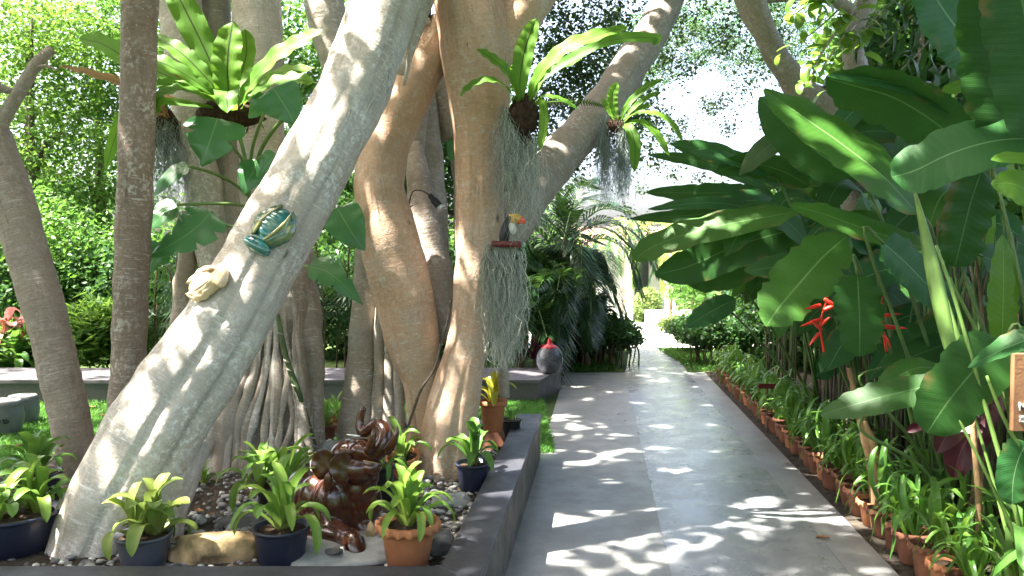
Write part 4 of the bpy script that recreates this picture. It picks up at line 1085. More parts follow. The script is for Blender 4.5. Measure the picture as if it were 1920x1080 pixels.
palm('tall dark palm with fronds against the white sky', (X(1045, 12.4), 12.4, 0), 1.9, 12, L=1.5, seed=2, stems=2, spread=(.1, 1.3))
palm('short dense palm behind the grey jar', (X(1020, 10.9), 11.0, 0), .5, 10, L=1.0, seed=3, stems=3, spread=(.4, 1.15), az=(1.5, 4.8))
palm('drooping palm leaning over the far end of the path', (X(1085, 13.4), 13.4, 0), 1.5, 10, L=1.0, seed=4, stems=2, spread=(.0, .9), az=(1.6, 4.7))
palm('slim palm behind the hanging moss', (X(985, 12.6), 12.6, 0), 1.1, 10, L=1.3, seed=5, stems=3, spread=(.3, 1.2))
palm('grey-trunked palm at the end of the footbridge path', (X(1163, 19.5), 19.5, -.22), 2.3, 9, L=1.1, seed=6, trunk_r=.07, bark='bark_grey', spread=(-.4, .6))
palm('sunlit yellow-green palm on a slim pale trunk beyond the plaza', (X(1183, 24), 24, -.42), 2.2, 13, mat='palm_sun', L=2.0, seed=7, trunk_r=.08, bark='white', spread=(-.1, 1.3))
palm('palm whose pinkish dry frond hangs under the big leaves', (X(1335, 17), 17, -.1), 2.1, 9, mat='palm_sun', L=1.6, seed=8, trunk_r=.06, spread=(-.4, .6))
palm('small bushy palm nearest the footbridge path on the jar side', (X(1112, 12.5), 12.5, 0), .75, 11, L=.7, seed=9, stems=4, spread=(.1, 1.1), ll=.3, az=(1.2, 5.1))
palm('bushy palm between the jar and the footbridge path', (X(1098, 11.9), 11.9, 0), .8, 12, L=.75, seed=10, stems=4, spread=(.1, 1.0), ll=.3, az=(1.4, 4.9))
palm('tall feathery palm just left of the bright plaza opening', (X(1108, 13.2), 13.2, 0), 1.5, 12, L=.8, seed=11, stems=3, spread=(.0, .8), ll=.34, az=(.9, 5.4))
# rhapis palms behind the bench, in shade
RH = MB()
for k in range(9):
    a = -1.25 + 2.5 * k / 8
    d = Vector((math.cos(a), math.sin(a), 0)); s_ = Vector((-d.y, d.x, 0)) * .016
    RH.add([(0, 0, 0), tuple(d * .17 + s_ + Vector((0, 0, .02))), tuple(d * .33 + Vector((0, 0, -.05))), tuple(d * .17 - s_ + Vector((0, 0, .02)))], [(0, 1, 2, 3)])
RHM = RH.mesh('fan_leaf', MT['fol_dark'], False)
for pi_, (px, Y, lab) in enumerate([(585, 10.5, 'fan-leaved palm shrub just right of the root cone behind the bench'), (640, 10.9, 'fan-leaved palm shrub between the root cone and pale aerial root'), (320, 10.6, 'fan-leaved palm shrub behind the leaning trunk'), (690, 11.4, 'fan-leaved palm shrub behind the pale aerial root'), (285, 11.2, 'fan-leaved palm shrub beside the straight trunk')]):
    t = thing('fan_palm', lab, 'palm', (X(px, Y), Y, 0), 'fan-leaved palms behind the bench')
    rr = random.Random(100 + pi_)
    for k in range(5):
        mb = MB(); x, y = rr.uniform(-.35, .35), rr.uniform(-.2, .2); h = rr.uniform(.8, 1.9)
        mb.tube([(x, y, -.05), (x + .03, y, h * .5), (x + rr.uniform(-.1, .1), y, h)], .012, 5); put('stem', mb.mesh('stem', MT['stem_brown']), t)
        for j in range(9):
            a = rr.random() * 6.28; zl = h * rr.uniform(.45, 1.0)
            M = Matrix.Translation((x + .14 * math.cos(a), y + .14 * math.sin(a), zl)) @ Matrix.Rotation(a, 4, 'Z') @ Matrix.Rotation(rr.uniform(-.3, .9), 4, 'Y') @ Matrix.Rotation(rr.uniform(-.4, .4), 4, 'X') @ Matrix.Scale(rr.uniform(.8, 1.2), 4)
            put('leaf', RHM, t, M)

# ------------------------------------------------------------------ potted bromeliads
LM = {}
def rosette_leaf(kind, mat, v):
    key = (kind, mat, v)
    if key in LM: return LM[key]
    mb = MB()
    if kind == 'brom':      # unit length ~1, arching in +X
        arch = [.15, .45, .75, 1.0][v % 4]
        pts = [(0, 0, 0), (.20, 0, .36), (.46, 0, .66 - .10 * arch), (.72, 0, .80 - .34 * arch), (.90, 0, .84 - .66 * arch)]
        leaf_geo(mb, pts, .10, 'brom', N=(-.5, 0, 1), fold=.35, curl=-.15, wave=.05, nw=3, ns=14, nc=4, seed=v)
    elif kind == 'strap':
        arch = [.1, .4, .8, 1.1][v % 4]
        pts = [(0, 0, 0), (.10, 0, .38), (.28, 0, .70 - .06 * arch), (.52, 0, .86 - .35 * arch), (.72, 0, .88 - .75 * arch)]
        leaf_geo(mb, pts, .043, 'strap', N=(-.6, 0, 1), fold=.30, curl=-.1, wave=.06, nw=2, ns=14, nc=4, seed=v)
    LM[key] = mb.mesh('leaf', MT[mat])
    return LM[key]
PROT = [(0.0, 0.0)]
def pot_profile(r, h, kind):
    if kind == 'terra':
        return [(r * .62, 0), (r * .66, .004), (r * .84, h * .80), (r * .86, h * .82), (r * 1.0, h * .84), (r * 1.03, h * .90), (r * 1.02, h), (r * .90, h), (r * .86, h * .86), (r * .80, h * .8), (0.001, h * .79)]
    return [(r * .74, 0), (r * .77, .004), (r * .92, h * .86), (r * .93, h * .90), (r * 1.0, h * .91), (r * 1.01, h), (r * .93, h), (r * .90, h * .88), (0.001, h * .84)]
def pot_meshes(r, h, kind, mat, scal=0):
    prof = pot_profile(r, h, kind)
    mb = MB()
    mb.lathe(prof, 108 if scal else 28, rfun=(lambda t, i: 1 + (.028 * math.cos(scal * t) if 4 <= i <= 7 else 0)) if scal else None)
    if scal:
        V = mb.V[0]; th = np.arctan2(V[:, 1], V[:, 0]); rim = (V[:, 2] > h * .83) & (V[:, 2] < h * .92) & (np.hypot(V[:, 0], V[:, 1]) > r * .93)
        V[rim, 2] -= .006 * (1 + np.cos(scal * th[rim]))
    pm_ = mb.mesh('pot', MT[mat])
    sb = MB(); sz = h * (.86 if kind == 'terra' else .90)
    n = 14
    V = [(0, 0, sz + .012)]; q = []
    rr = random.Random(int(r * 1000))
    for k in range(1, 5):
        for j in range(n):
            rad = r * .88 * k / 4; V.append((rad * math.cos(6.283 * j / n), rad * math.sin(6.283 * j / n), sz + (rr.uniform(-.006, .012) if k < 4 else -.004)))
    for j in range(n): q.append((0, 1 + j, 1 + (j + 1) % n))
    for k in range(3):
        for j in range(n): a = 1 + k * n; q.append((a + j, a + n + j, a + n + (j + 1) % n, a + (j + 1) % n))
    sb.add(V, q)
    return pm_, sb.mesh('soil', MT['soil'])
def rosette(t, c, nleaf, L, kind, mat, seed, lo=.15, hi=1.0, wmul=1.0, cluster=1, crad=.0):
    rr = random.Random(seed)
    for cl in range(cluster):
        a0 = rr.random() * 6.28
        cx, cy = c[0] + crad * math.cos(a0 + cl * 6.28 / cluster), c[1] + crad * math.sin(a0 + cl * 6.28 / cluster)
        k_n = nleaf // cluster
        for k in range(k_n):
            f = k / max(1, k_n - 1)
            v = min(3, int(f * 4)) if rr.random() < .75 else rr.randrange(4)
            me = rosette_leaf(kind, mat, v)
            a = a0 + k * 2.399 + rr.uniform(-.25, .25)
            tilt = lo + (hi - lo) * f + rr.uniform(-.12, .12)      # 0 upright
            s = L * rr.uniform(.78, 1.08) * (1.0 - .12 * f)
            M = Matrix.Translation((cx + .012 * math.cos(a), cy + .012 * math.sin(a), c[2])) @ Matrix.Rotation(a, 4, 'Z') @ Matrix.Rotation(-.72 + tilt, 4, 'Y') @ Matrix.Rotation(rr.uniform(-.25, .25), 4, 'X') @ Matrix.Diagonal((s, s * wmul, s, 1))
            put('leaf', me, t, M)
def potted(label, x, y, z, r, h, kind='navy', nleaf=16, L=.28, mat='brom', pot='plain', seed=0, scal=0, group=None, lk='brom', cluster=1, crad=0.0, lo=.1, hi=1.05, wmul=1.0, tilt=None, nm='potted_bromeliad', cat='potted plant'):
    t = thing(nm, label, cat, (x, y, z), group)
    pm_, sm = pot_meshes(r, h, pot, kind, scal)
    put('pot', pm_, t); put('soil', sm, t)
    rosette(t, (0, 0, h * .84), nleaf, L, lk, mat, seed, lo, hi, wmul, cluster, crad)
    if tilt: t.rotation_euler = tilt
    return t
potted('large navy pot crowded with broad green bromeliads at the corner beside the leaning trunk', X(18, 3.55), 3.55, BZ, .19, .17, 'navy', 36, .235, 'brom', seed=201, cluster=3, crad=.09, lo=.0, hi=.9, wmul=1.2)
potted('broad-leaved bromeliad clump at the foot of the slim ringed trunk', X(60, 4.3), 4.3, BZ, .13, .15, 'navy', 16, .23, 'brom_dark', seed=202, lo=.1, hi=1.0, wmul=1.4)
potted('slate grey pot of drooping yellowed bromeliads in front of the leaning trunk', X(262, 3.38), 3.38, BZ, .118, .13, 'slate', 22, .225, 'brom_pale', seed=203, cluster=3, crad=.045, lo=.0, hi=1.25, wmul=1.5)
potted('navy pot with a single fresh green bromeliad beside the ochre rock', X(523, 3.40), 3.40, BZ, .122, .155, 'navy', 18, .28, 'brom', seed=204, lo=.0, hi=1.0, wmul=1.0)
potted('orange terracotta pot with scalloped rim and bright bromeliad in the kerb corner', X(763, 3.36), 3.36, BZ + .005, .133, .185, 'terra', 24, .245, 'brom', 'terra', 206, 18, lo=-.1, hi=1.0, wmul=.95)
potted('bromeliad clump of lighter leaves against the foot of the root cone', X(508, 4.15), 4.15, BZ, .09, .12, 'blackpot', 24, .27, 'brom', seed=207, cluster=2, crad=.07, lo=.2, hi=1.1, wmul=1.1)
potted('small navy pot with dark upright bromeliad by the side coping', X(886, 4.5), 4.5, BZ, .098, .15, 'navy', 13, .23, 'brom_dark', seed=208, lo=-.05, hi=.9, wmul=1.3)
# upturned pot and the pot standing on it
pw = P(924, 830, 5.5)
t = thing('upturned_pot', 'weathered terracotta pot turned upside down as a stand for another pot', 'pot', (pw.x, 5.5, BZ))
mb = MB(); mb.lathe([(.115, 0), (.118, .02), (.10, .03), (.075, .115), (.074, .118), (.001, .118)], 32); put('pot', mb.mesh('pot', MT['terra_old']), t)
potted('terracotta pot of yellow bromeliads standing on an upturned pot', pw.x, 5.5, BZ + .118, .10, .215, 'terra', 14, .22, 'brom_yel', 'terra', 209, lo=-.1, hi=.8, wmul=1.3)
potted('small empty-looking black pot behind the tall terracotta pot', X(958, 5.75), 5.75, BZ, .075, .15, 'blackpot', 5, .12, 'brom_dark', seed=210)
potted('tipped terracotta pot with spiky bromeliad at the main trunk foot', X(762, 4.75), 4.72, BZ + .02, .10, .13, 'terra', 14, .22, 'brom', 'terra', 211, tilt=(.25, -.15, 0), lo=.1, hi=1.1)
potted('narrow black pot behind the elephant chin', X(714, 4.25), 4.25, BZ, .07, .20, 'blackpot', 10, .17, 'brom_dark', seed=212, lo=.4, hi=1.2)
potted('small terracotta pot with soft green plant beyond the root cone', X(632, 6.0), 6.0, BZ - .02, .075, .14, 'terra', 14, .2, 'brom', 'terra', 213, lo=.1, hi=1.2, wmul=.8)
potted('small terracotta pot half hidden by the root cone', X(612, 5.8), 5.8, BZ - .02, .07, .12, 'terra_old', 10, .2, 'brom', 'terra', 214, lo=.0, hi=.9, wmul=.8)
# seedling by the roots
t = thing('seedling', 'tiny green seedling sprouting at the foot of the grey roots', 'plant', (X(378, 4.6), 4.6, BZ))
rosette(t, (0, 0, 0), 9, .12, 'brom', 'brom', 215, .1, 1.2)

# row of terracotta pots along the path
ORD = ['first', 'second', 'third', 'fourth', 'fifth', 'sixth', 'seventh', 'eighth', 'ninth', 'tenth', 'eleventh', 'twelfth', 'thirteenth', 'fourteenth', 'fifteenth', 'sixteenth', 'seventeenth', 'eighteenth', 'nineteenth', 'twentieth',
       'twenty-first', 'twenty-second', 'twenty-third', 'twenty-fourth', 'twenty-fifth', 'twenty-sixth', 'twenty-seventh', 'twenty-eighth', 'twenty-ninth', 'thirtieth', 'thirty-first', 'thirty-second', 'thirty-third', 'thirty-fourth', 'thirty-fifth', 'thirty-sixth', 'thirty-seventh', 'thirty-eighth', 'thirty-ninth', 'fortieth']
y = 3.28; k = 0
rr = random.Random(31)
PMS = {}
while y < 10.4:
    r = .104 * rr.uniform(.94, 1.05); h = .165 * rr.uniform(.92, 1.06)
    x = 1.49 + DX * y + r + .035 + rr.uniform(-.01, .02)
    t = thing('potted_plant', 'terracotta pot of strap-leaved plant, %s from the camera end of the path-edge row' % ORD[k], 'potted plant', (x, y, 0), 'terracotta pots in a row along the path edge')
    key = k % 5
    if key not in PMS: PMS[key] = pot_meshes(r, h, 'terra', 'terra_old' if key != 2 else 'terra', 16)
    put('pot', PMS[key][0], t); put('soil', PMS[key][1], t)
    if k == 0: rosette(t, (0, .02, h * .84), 4, .12, 'strap', 'strap', 300, .2, .9)
    else: rosette(t, (.02, .0, h * .84), rr.choice((16, 18, 22)), rr.uniform(.28, .40), 'strap', 'strap', 300 + k, -.15, .95, 1.2, cluster=rr.choice((1, 2)), crad=.03)
    t.rotation_euler = (rr.uniform(-.06, .06), rr.uniform(-.05, .06), rr.random() * 6.28)
    y += .196 + rr.uniform(-.01, .015); k += 1
# soil strip under the right-hand planting
mb = MB(); mb.prism([(1.493 + DX * 1.5, 1.5), (9, 1.5), (9, 14), (1.493 + DX * 11.2, 11.2)], -.05, -.006)
tagp(mb.build('planting_soil', MT['bed'], None, False), kind='structure')
# loose strap plants behind the pots
rr = random.Random(77)
for k, (xo_, y_, L, n) in enumerate([(.42, 3.45, .62, 16), (.62, 3.2, .75, 14), (.55, 3.95, .5, 16), (.45, 4.5, .45, 14), (.48, 5.1, .42, 14), (.5, 5.8, .42, 14), (.5, 6.6, .42, 14), (.5, 7.5, .42, 14), (.5, 8.5, .42, 14), (.45, 9.5, .42, 14), (.35, 10.2, .4, 14), (.8, 4.2, .55, 14), (.85, 5.2, .5, 12)]):
    t = thing('strap_leaved_plant', 'strap-leaved plant in the ground, %s behind the pot row counting from the camera' % ORD[k], 'plant', (1.49 + DX * y_ + xo_, y_, 0), 'strap-leaved plants behind the pots')
    rosette(t, (0, 0, 0), n, L, 'strap', 'strap' if k % 3 else 'brom_dark', 400 + k, -.1, .95, 1.1, cluster=2, crad=.06)

# ------------------------------------------------------------------ heliconias
def V3(a): return P(*a)
HELI = []
def heli_plant(label, px, Y):
    t = thing('heliconia_plant', label, 'heliconia', (X(px, Y), Y, 0), 'heliconias crowding the side of the path')
    HELI.append(t); return t
H1 = heli_plant('nearest heliconia clump, its leaves running out of frame beside the wooden sign', 1900, 3.5)
H2 = heli_plant('heliconia clump with the long glossy sunlit leaf pointing up over the path', 1740, 4.4)
H3 = heli_plant('heliconia clump with drooping leaves around the red flowers', 1640, 4.9)
H4 = heli_plant('heliconia clump reaching its long arching leaf farthest over the path', 1520, 5.9)
H5 = heli_plant('dark heliconia clump at the far end of the planting', 1470, 7.4)
def big(plant, mat, pts, wpx, N=(-.15, -.85, .5), stem=True, prof='heli', **kw):
    """pts: (px,py,Y) base -> tip; wpx half-width in pixels"""
    W3 = [V3(a) for a in pts]
    Ym = pts[len(pts) // 2][2]
    mb = MB()
    kw.setdefault('ns', 24); kw.setdefault('nc', 8); kw.setdefault('fold', .14); kw.setdefault('curl', .12); kw.setdefault('wave', .045); kw.setdefault('tear', .14)
    kw.setdefault('seed', len(pts) * 7 + int(pts[0][0] + pts[0][1]))
    leaf_geo(mb, W3, m(wpx, Ym), prof, N=N, **kw)
    o = mb.build('leaf', MT[mat], plant)
    # pale midrib standing proud of the blade, tapering, then the petiole down to the clump
    if stem:
        b = W3[0]; d = (W3[0] - W3[1]).normalized()
        foot = Vector((plant.location.x + R.uniform(-.22, .22), plant.location.y + R.uniform(-.15, .25), -.03))
        foot.x = max(foot.x, 1.49 + DX * foot.y + .62)
        q_ = b + d * .12
        mid = Vector(((q_.x + foot.x) / 2, (q_.y + foot.y) / 2, b.z * .55))
        s = MB(); s.tube([W3[0] + (W3[1] - W3[0]) * .05, q_ + Vector((0, 0, -.04)), mid, foot], [.007, .009, .011, .014], 7, 16)
        s.build('petiole', MT['stem'], plant)
    return o
# hero leaves
big(H2, 'heli', [(1722, 402, 4.25), (1660, 335, 4.3), (1585, 275, 4.4), (1500, 215, 4.5), (1432, 168, 4.6)], 68, N=(.2, -.8, .62), seed=3)
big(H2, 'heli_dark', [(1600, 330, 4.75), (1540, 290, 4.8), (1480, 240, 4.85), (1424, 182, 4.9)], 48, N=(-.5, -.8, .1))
big(H1, 'heli_teal', [(1990, 262, 3.4), (1880, 262, 3.45), (1790, 285, 3.5), (1715, 320, 3.6), (1672, 332, 3.62)], 58, N=(.1, -.9, .5), prof='round', seed=9)
big(H2, 'heli', [(1745, 470, 4.25), (1690, 452, 4.3), (1610, 425, 4.4), (1540, 400, 4.5), (1478, 384, 4.55)], 37, N=(.1, -.8, .7))
big(H4, 'heli', [(1500, 396, 5.3), (1430, 408, 5.35), (1340, 425, 5.4), (1260, 448, 5.5), (1208, 472, 5.55), (1192, 490, 5.55)], 40, N=(-.1, -.7, .75), wave=.06)
big(H3, 'heli', [(1592, 440, 4.75), (1545, 480, 4.7), (1500, 530, 4.65), (1462, 575, 4.6), (1436, 612, 4.6)], 58, N=(-.2, -.9, .35), prof='heli', tear=.35, seed=14)
big(H3, 'heli_dark', [(1608, 515, 4.35), (1610, 560, 4.3), (1612, 610, 4.27), (1612, 668, 4.25)], 50, N=(0, -1, .25), prof='round', tear=.25, seed=15)
big(H2, 'heli_teal', [(1655, 455, 4.15), (1690, 485, 4.15), (1735, 530, 4.15), (1795, 588, 4.2)], 50, N=(.3, -.85, .35), prof='round')
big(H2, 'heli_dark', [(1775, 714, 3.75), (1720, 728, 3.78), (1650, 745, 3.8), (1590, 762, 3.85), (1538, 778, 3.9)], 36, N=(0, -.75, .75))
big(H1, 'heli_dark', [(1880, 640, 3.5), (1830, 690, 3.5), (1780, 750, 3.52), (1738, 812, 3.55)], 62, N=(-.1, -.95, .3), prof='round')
big(H1, 'heli_teal', [(1985, 612, 3.05), (1930, 636, 3.08), (1880, 655, 3.12), (1815, 690, 3.2)], 32, N=(0, -.55, .9), fold=.3)
big(H2, 'heli_teal', [(1850, 130, 4.0), (1815, 80, 4.0), (1770, 20, 4.0), (1720, -60, 4.0)], 72, N=(.2, -.95, .1))
big(H1, 'heli_dark', [(1900, 260, 3.5), (1882, 160, 3.5), (1865, 60, 3.5), (1852, -60, 3.45)], 82, N=(0, -1, -.1), prof='round')
big(H1, 'heli_dark', [(1960, 260, 3.3), (1945, 140, 3.3), (1920, 20, 3.3), (1900, -80, 3.3)], 80, N=(-.3, -.95, 0), prof='round')
big(H2, 'heli_dark', [(1830, 300, 4.5), (1760, 235, 4.5), (1680, 185, 4.5), (1600, 160, 4.5), (1548, 146, 4.5)], 66, N=(-.3, -.55, -.75), fold=.25)
big(H2, 'heli_teal', [(1800, 215, 4.42), (1740, 180, 4.42), (1660, 152, 4.4), (1550, 142, 4.42)], 22, N=(.0, -.8, .5), stem=False)
big(H1, 'heli_lime', [(1880, 648, 3.7), (1880, 590, 3.7), (1882, 520, 3.72), (1880, 440, 3.75)], 36, N=(.2, -1, 0))
big(H2, 'heli_lime', [(1835, 500, 4.3), (1845, 450, 4.3), (1850, 410, 4.3), (1848, 372, 4.32)], 22, N=(.2, -1, 0))
big(H4, 'heli_dark', [(1482, 352, 5.9), (1420, 318, 5.9), (1350, 290, 5.9), (1300, 278, 5.9), (1258, 270, 5.9)], 30, N=(.1, -.75, .6))
big(H4, 'heli_teal', [(1440, 330, 5.7), (1390, 305, 5.7), (1340, 292, 5.7), (1290, 284, 5.75)], 20, N=(.1, -.7, .7))
big(H4, 'heli_dark', [(1520, 350, 5.7), (1460, 318, 5.7), (1400, 308, 5.7), (1340, 322, 5.75)], 28, N=(-.1, -.8, -.4))
big(H4, 'heli_teal', [(1480, 402, 5.9), (1400, 388, 5.9), (1320, 380, 5.95), (1215, 392, 6.0)], 22, N=(0, -.7, .75))
big(H4, 'heli_dark', [(1520, 425, 5.6), (1450, 440, 5.6), (1370, 465, 5.65), (1290, 500, 5.7), (1228, 515, 5.7)], 44, N=(-.1, -.85, .2))
big(H5, 'heli_dark', [(1440, 352, 6.8), (1370, 322, 6.8), (1300, 300, 6.8), (1215, 290, 6.9)], 16, N=(0, -.9, .4))
big(H5, 'heli_dark', [(1450, 372, 6.6), (1380, 362, 6.6), (1300, 362, 6.6), (1210, 360, 6.7)], 22, N=(0, -.9, .4))
big(H5, 'heli_dark', [(1420, 400, 6.9), (1350, 398, 6.9), (1290, 404, 6.9), (1180, 410, 7.0)], 18, N=(0, -.9, .4))
big(H4, 'heli_dark', [(1440, 470, 6.0), (1390, 500, 6.0), (1330, 520, 6.0), (1285, 528, 6.0)], 34, N=(0, -.9, .3))
big(H3, 'heli_dark', [(1600, 520, 5.2), (1540, 505, 5.2), (1470, 500, 5.2), (1395, 508, 5.25)], 30, N=(0, -.9, .3))
big(H5, 'heli_teal', [(1380, 560, 6.5), (1350, 575, 6.5), (1320, 592, 6.5), (1290, 612, 6.5)], 26, N=(-.2, -.8, .5))
big(H5, 'heli', [(1350, 585, 7.5), (1330, 590, 7.5), (1305, 598, 7.5), (1285, 606, 7.5)], 14, N=(0, -.8, .5))
big(H3, 'heli_lime', [(1745, 250, 5.6), (1715, 240, 5.6), (1680, 215, 5.6), (1640, 200, 5.6)], 28, N=(.1, -.9, .3), tear=.5)
big(H3, 'heli_lime', [(1700, 270, 5.7), (1670, 245, 5.7), (1640, 225, 5.7), (1610, 215, 5.7)], 24, N=(.1, -.9, .3), tear=.5)
big(H2, 'heli_lime', [(1765, 172, 4.3), (1790, 165, 4.3), (1815, 155, 4.3), (1840, 148, 4.3)], 15, N=(0, -.8, .6), stem=False)
big(H1, 'heli_lime', [(1975, 310, 3.2), (1935, 300, 3.2), (1890, 295, 3.22), (1858, 300, 3.22)], 16, N=(0, -.8, .6))
big(H1, 'heli_lime', [(1990, 380, 3.3), (1950, 370, 3.3), (1900, 345, 3.32), (1858, 345, 3.35)], 34, N=(0, -.95, .2))
big(H1, 'heli_teal', [(1925, 830, 3.4), (1910, 860, 3.38), (1900, 900, 3.36), (1898, 945, 3.35)], 38, N=(0, -1, .2), prof='round')
big(H1, 'heli_dark', [(1840, 320, 3.9), (1820, 380, 3.9), (1805, 440, 3.9), (1790, 500, 3.9)], 60, N=(.3, -.95, .2), prof='round')
big(H2, 'heli_dark', [(1800, 560, 4.6), (1760, 620, 4.6), (1700, 650, 4.6), (1660, 660, 4.6)], 40, N=(0, -.9, .5))
big(H2, 'heli_dark', [(1650, 690, 4.5), (1720, 665, 4.5), (1790, 640, 4.5), (1850, 630, 4.5)], 30, N=(0, -.8, .6))
big(H2, 'heli', [(1640, 760, 4.3), (1680, 710, 4.3), (1720, 690, 4.3), (1765, 690, 4.3)], 26, N=(0, -.8, .6))
big(H1, 'heli_dark', [(1840, 480, 4.0), (1890, 500, 4.0), (1930, 540, 4.0), (1960, 580, 4.0)], 44, N=(0, -.9, .5), prof='round')
# filler leaves deeper in the clumps
rr = random.Random(1234)
fill = []
for k in range(190):
    pl = rr.choice([H1, H2, H2, H3, H3, H4, H4, H5])
    Yb = max(5.25, pl.location.y + .5) + rr.uniform(0, 2.2)
    px = rr.uniform(1480, 1960) if pl in (H1, H2) else rr.uniform(1400, 1760)
    py = rr.uniform(240, 740) if px > 1560 else rr.uniform(400, 620)
    b = P(px, py, Yb)
    a = rr.uniform(1.9, 4.4); L = rr.uniform(.45, .85)
    dx, dy = math.cos(a) * L, math.sin(a) * L * .35
    lift = rr.uniform(-.25, .30)
    pts = [b, b + Vector((dx * .33, dy * .33, lift * .5 + .06)), b + Vector((dx * .7, dy * .7, lift * .75)), b + Vector((dx, dy, lift * .6 - .22))]
    tipp = pts[-1]
    pxt = 960 + tipp.x / tipp.y * F; pyt = 490 + (CAMZ - tipp.z) / tipp.y * F
    if pxt < 1330 + max(0, pyt - 520) * 1.0: continue
    mb = MB(); leaf_geo(mb, pts, rr.uniform(.09, .15), rr.choice(('heli', 'heli', 'round')), N=(rr.uniform(-.3, .3), -.65, rr.uniform(.3, 1)), fold=.15, curl=.12, wave=.04, ns=12, nc=4, seed=k, tear=rr.choice((0, 0, .3)))
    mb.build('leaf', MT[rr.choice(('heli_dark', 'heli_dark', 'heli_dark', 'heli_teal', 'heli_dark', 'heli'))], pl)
# upright stems at the clump feet
SM = []
for k in range(6):
    rr = random.Random(k); mb = MB()
    h = 1.0
    mb.tube([(0, 0, -.03), (rr.uniform(-.05, .05), rr.uniform(-.04, .04), .5), (rr.uniform(-.12, .12), rr.uniform(-.08, .08), 1.0)], [.014, .011, .008], 7, 10)
    SM.append([mb.mesh('stem', MT[mm]) for mm in ('stem', 'stem', 'stem_brown', 'stem', 'bark_dark')])
rr = random.Random(55)
for pl in HELI:
    for k in range(78):
        yy = pl.location.y + rr.uniform(-.5, 1.3); xx = 1.49 + DX * yy + rr.uniform(.55, 2.0)
        if pl is H5: yy = pl.location.y + rr.uniform(-.8, 2.6); xx = 1.49 + DX * yy + rr.uniform(.4, 1.8)
        M = Matrix.Translation((xx - pl.location.x, yy - pl.location.y, 0)) @ Matrix.Rotation(rr.random() * 6.28, 4, 'Z') @ Matrix.Diagonal((.85, .85, rr.uniform(1.0, 1.9), 1))
        put('stem', rr.choice(rr.choice(SM)), pl, M)
# rolled new leaf (tube-like spear) and the long petioles crossing it
mb = MB(); mb.tube([P(1716, 362, 3.9), P(1730, 420, 3.85), P(1748, 500, 3.8), P(1768, 590, 3.75), P(1785, 660, 3.72), P(1794, 702, 3.7)], [.008, .018, .030, .034, .030, .022], 12, 30, lambda th, t: 1 + .10 * np.cos(th * 2 + 5 * t) - .22 * gl(th, .5, .12))
mb.build('rolled_leaf', MT['stem_light'], H2)
mb = MB(); mb.tube([P(1775, 560, 3.75), P(1795, 640, 3.72), P(1812, 698, 3.7)], [.006, .020, .016], 10, 16); mb.build('rolled_leaf', MT['stem_light'], H2)
for pts, r in (([(1755, 460, 3.6), (1790, 560, 3.55), (1830, 700, 3.5), (1870, 840, 3.45), (1905, 960, 3.4), (1935, 1100, 3.4)], .010), ([(1764, 725, 3.55), (1810, 810, 3.5), (1860, 910, 3.45), (1900, 1000, 3.42), (1925, 1100, 3.4)], .008),
               ([(1788, 600, 3.9), (1800, 680, 3.85), (1830, 790, 3.8), (1862, 900, 3.75), (1890, 1010, 3.7)], .007), ([(1850, 705, 3.4), (1880, 780, 3.4), (1915, 850, 3.4), (1960, 960, 3.4)], .009), ([(1780, 520, 4.0), (1840, 640, 3.95), (1880, 740, 3.9), (1920, 850, 3.9)], .010)):
    mb = MB(); mb.tube([P(*a) for a in pts], [r * .7, r, r * 1.2], 8, 24); mb.build('petiole', MT['stem_light'], H1)
# red flowers
def helifl(label, base, pts_axis, bracts, Y):
    t = thing('heliconia_flower', label, 'flower', P(*base))
    t_ax = [P(*a) for a in pts_axis]
    mb = MB(); mb.tube(t_ax, [.007, .006, .004], 7, 16); mb.build('flower_stalk', MT['flower'], t)
    for (x0, y0, x1, y1, w) in bracts:
        b, e = P(x0, y0, Y), P(x1, y1, Y - .03)
        d = e - b
        mb = MB(); mb.tube([b, b + d * .35, b + d * .75, e], [m(w, Y) * .8, m(w, Y), m(w, Y) * .5, .001], 8, 12, lambda th, tt: 1 - .35 * np.abs(np.sin(th)))
        mb.build('bract', MT['flower'], t)
    return t
helifl('red heliconia flower between the torn drooping leaf and the round hanging leaf', (1545, 640, 4.5), [(1545, 660, 4.5), (1538, 610, 4.5), (1552, 555, 4.5)],
       [(1538, 572, 1508, 580, 6), (1542, 582, 1582, 566, 7), (1540, 598, 1500, 612, 6), (1538, 610, 1556, 594, 6), (1535, 625, 1516, 650, 5), (1545, 560, 1575, 580, 6), (1540, 618, 1520, 600, 5)], 4.48)
helifl('red heliconia flower with spread bracts beside the round hanging leaf', (1655, 640, 4.4), [(1662, 660, 4.4), (1655, 610, 4.4), (1652, 552, 4.4)],
       [(1655, 592, 1692, 588, 6), (1652, 560, 1658, 538, 5), (1655, 612, 1702, 616, 7), (1650, 600, 1636, 590, 5), (1660, 630, 1672, 655, 4)], 4.38)
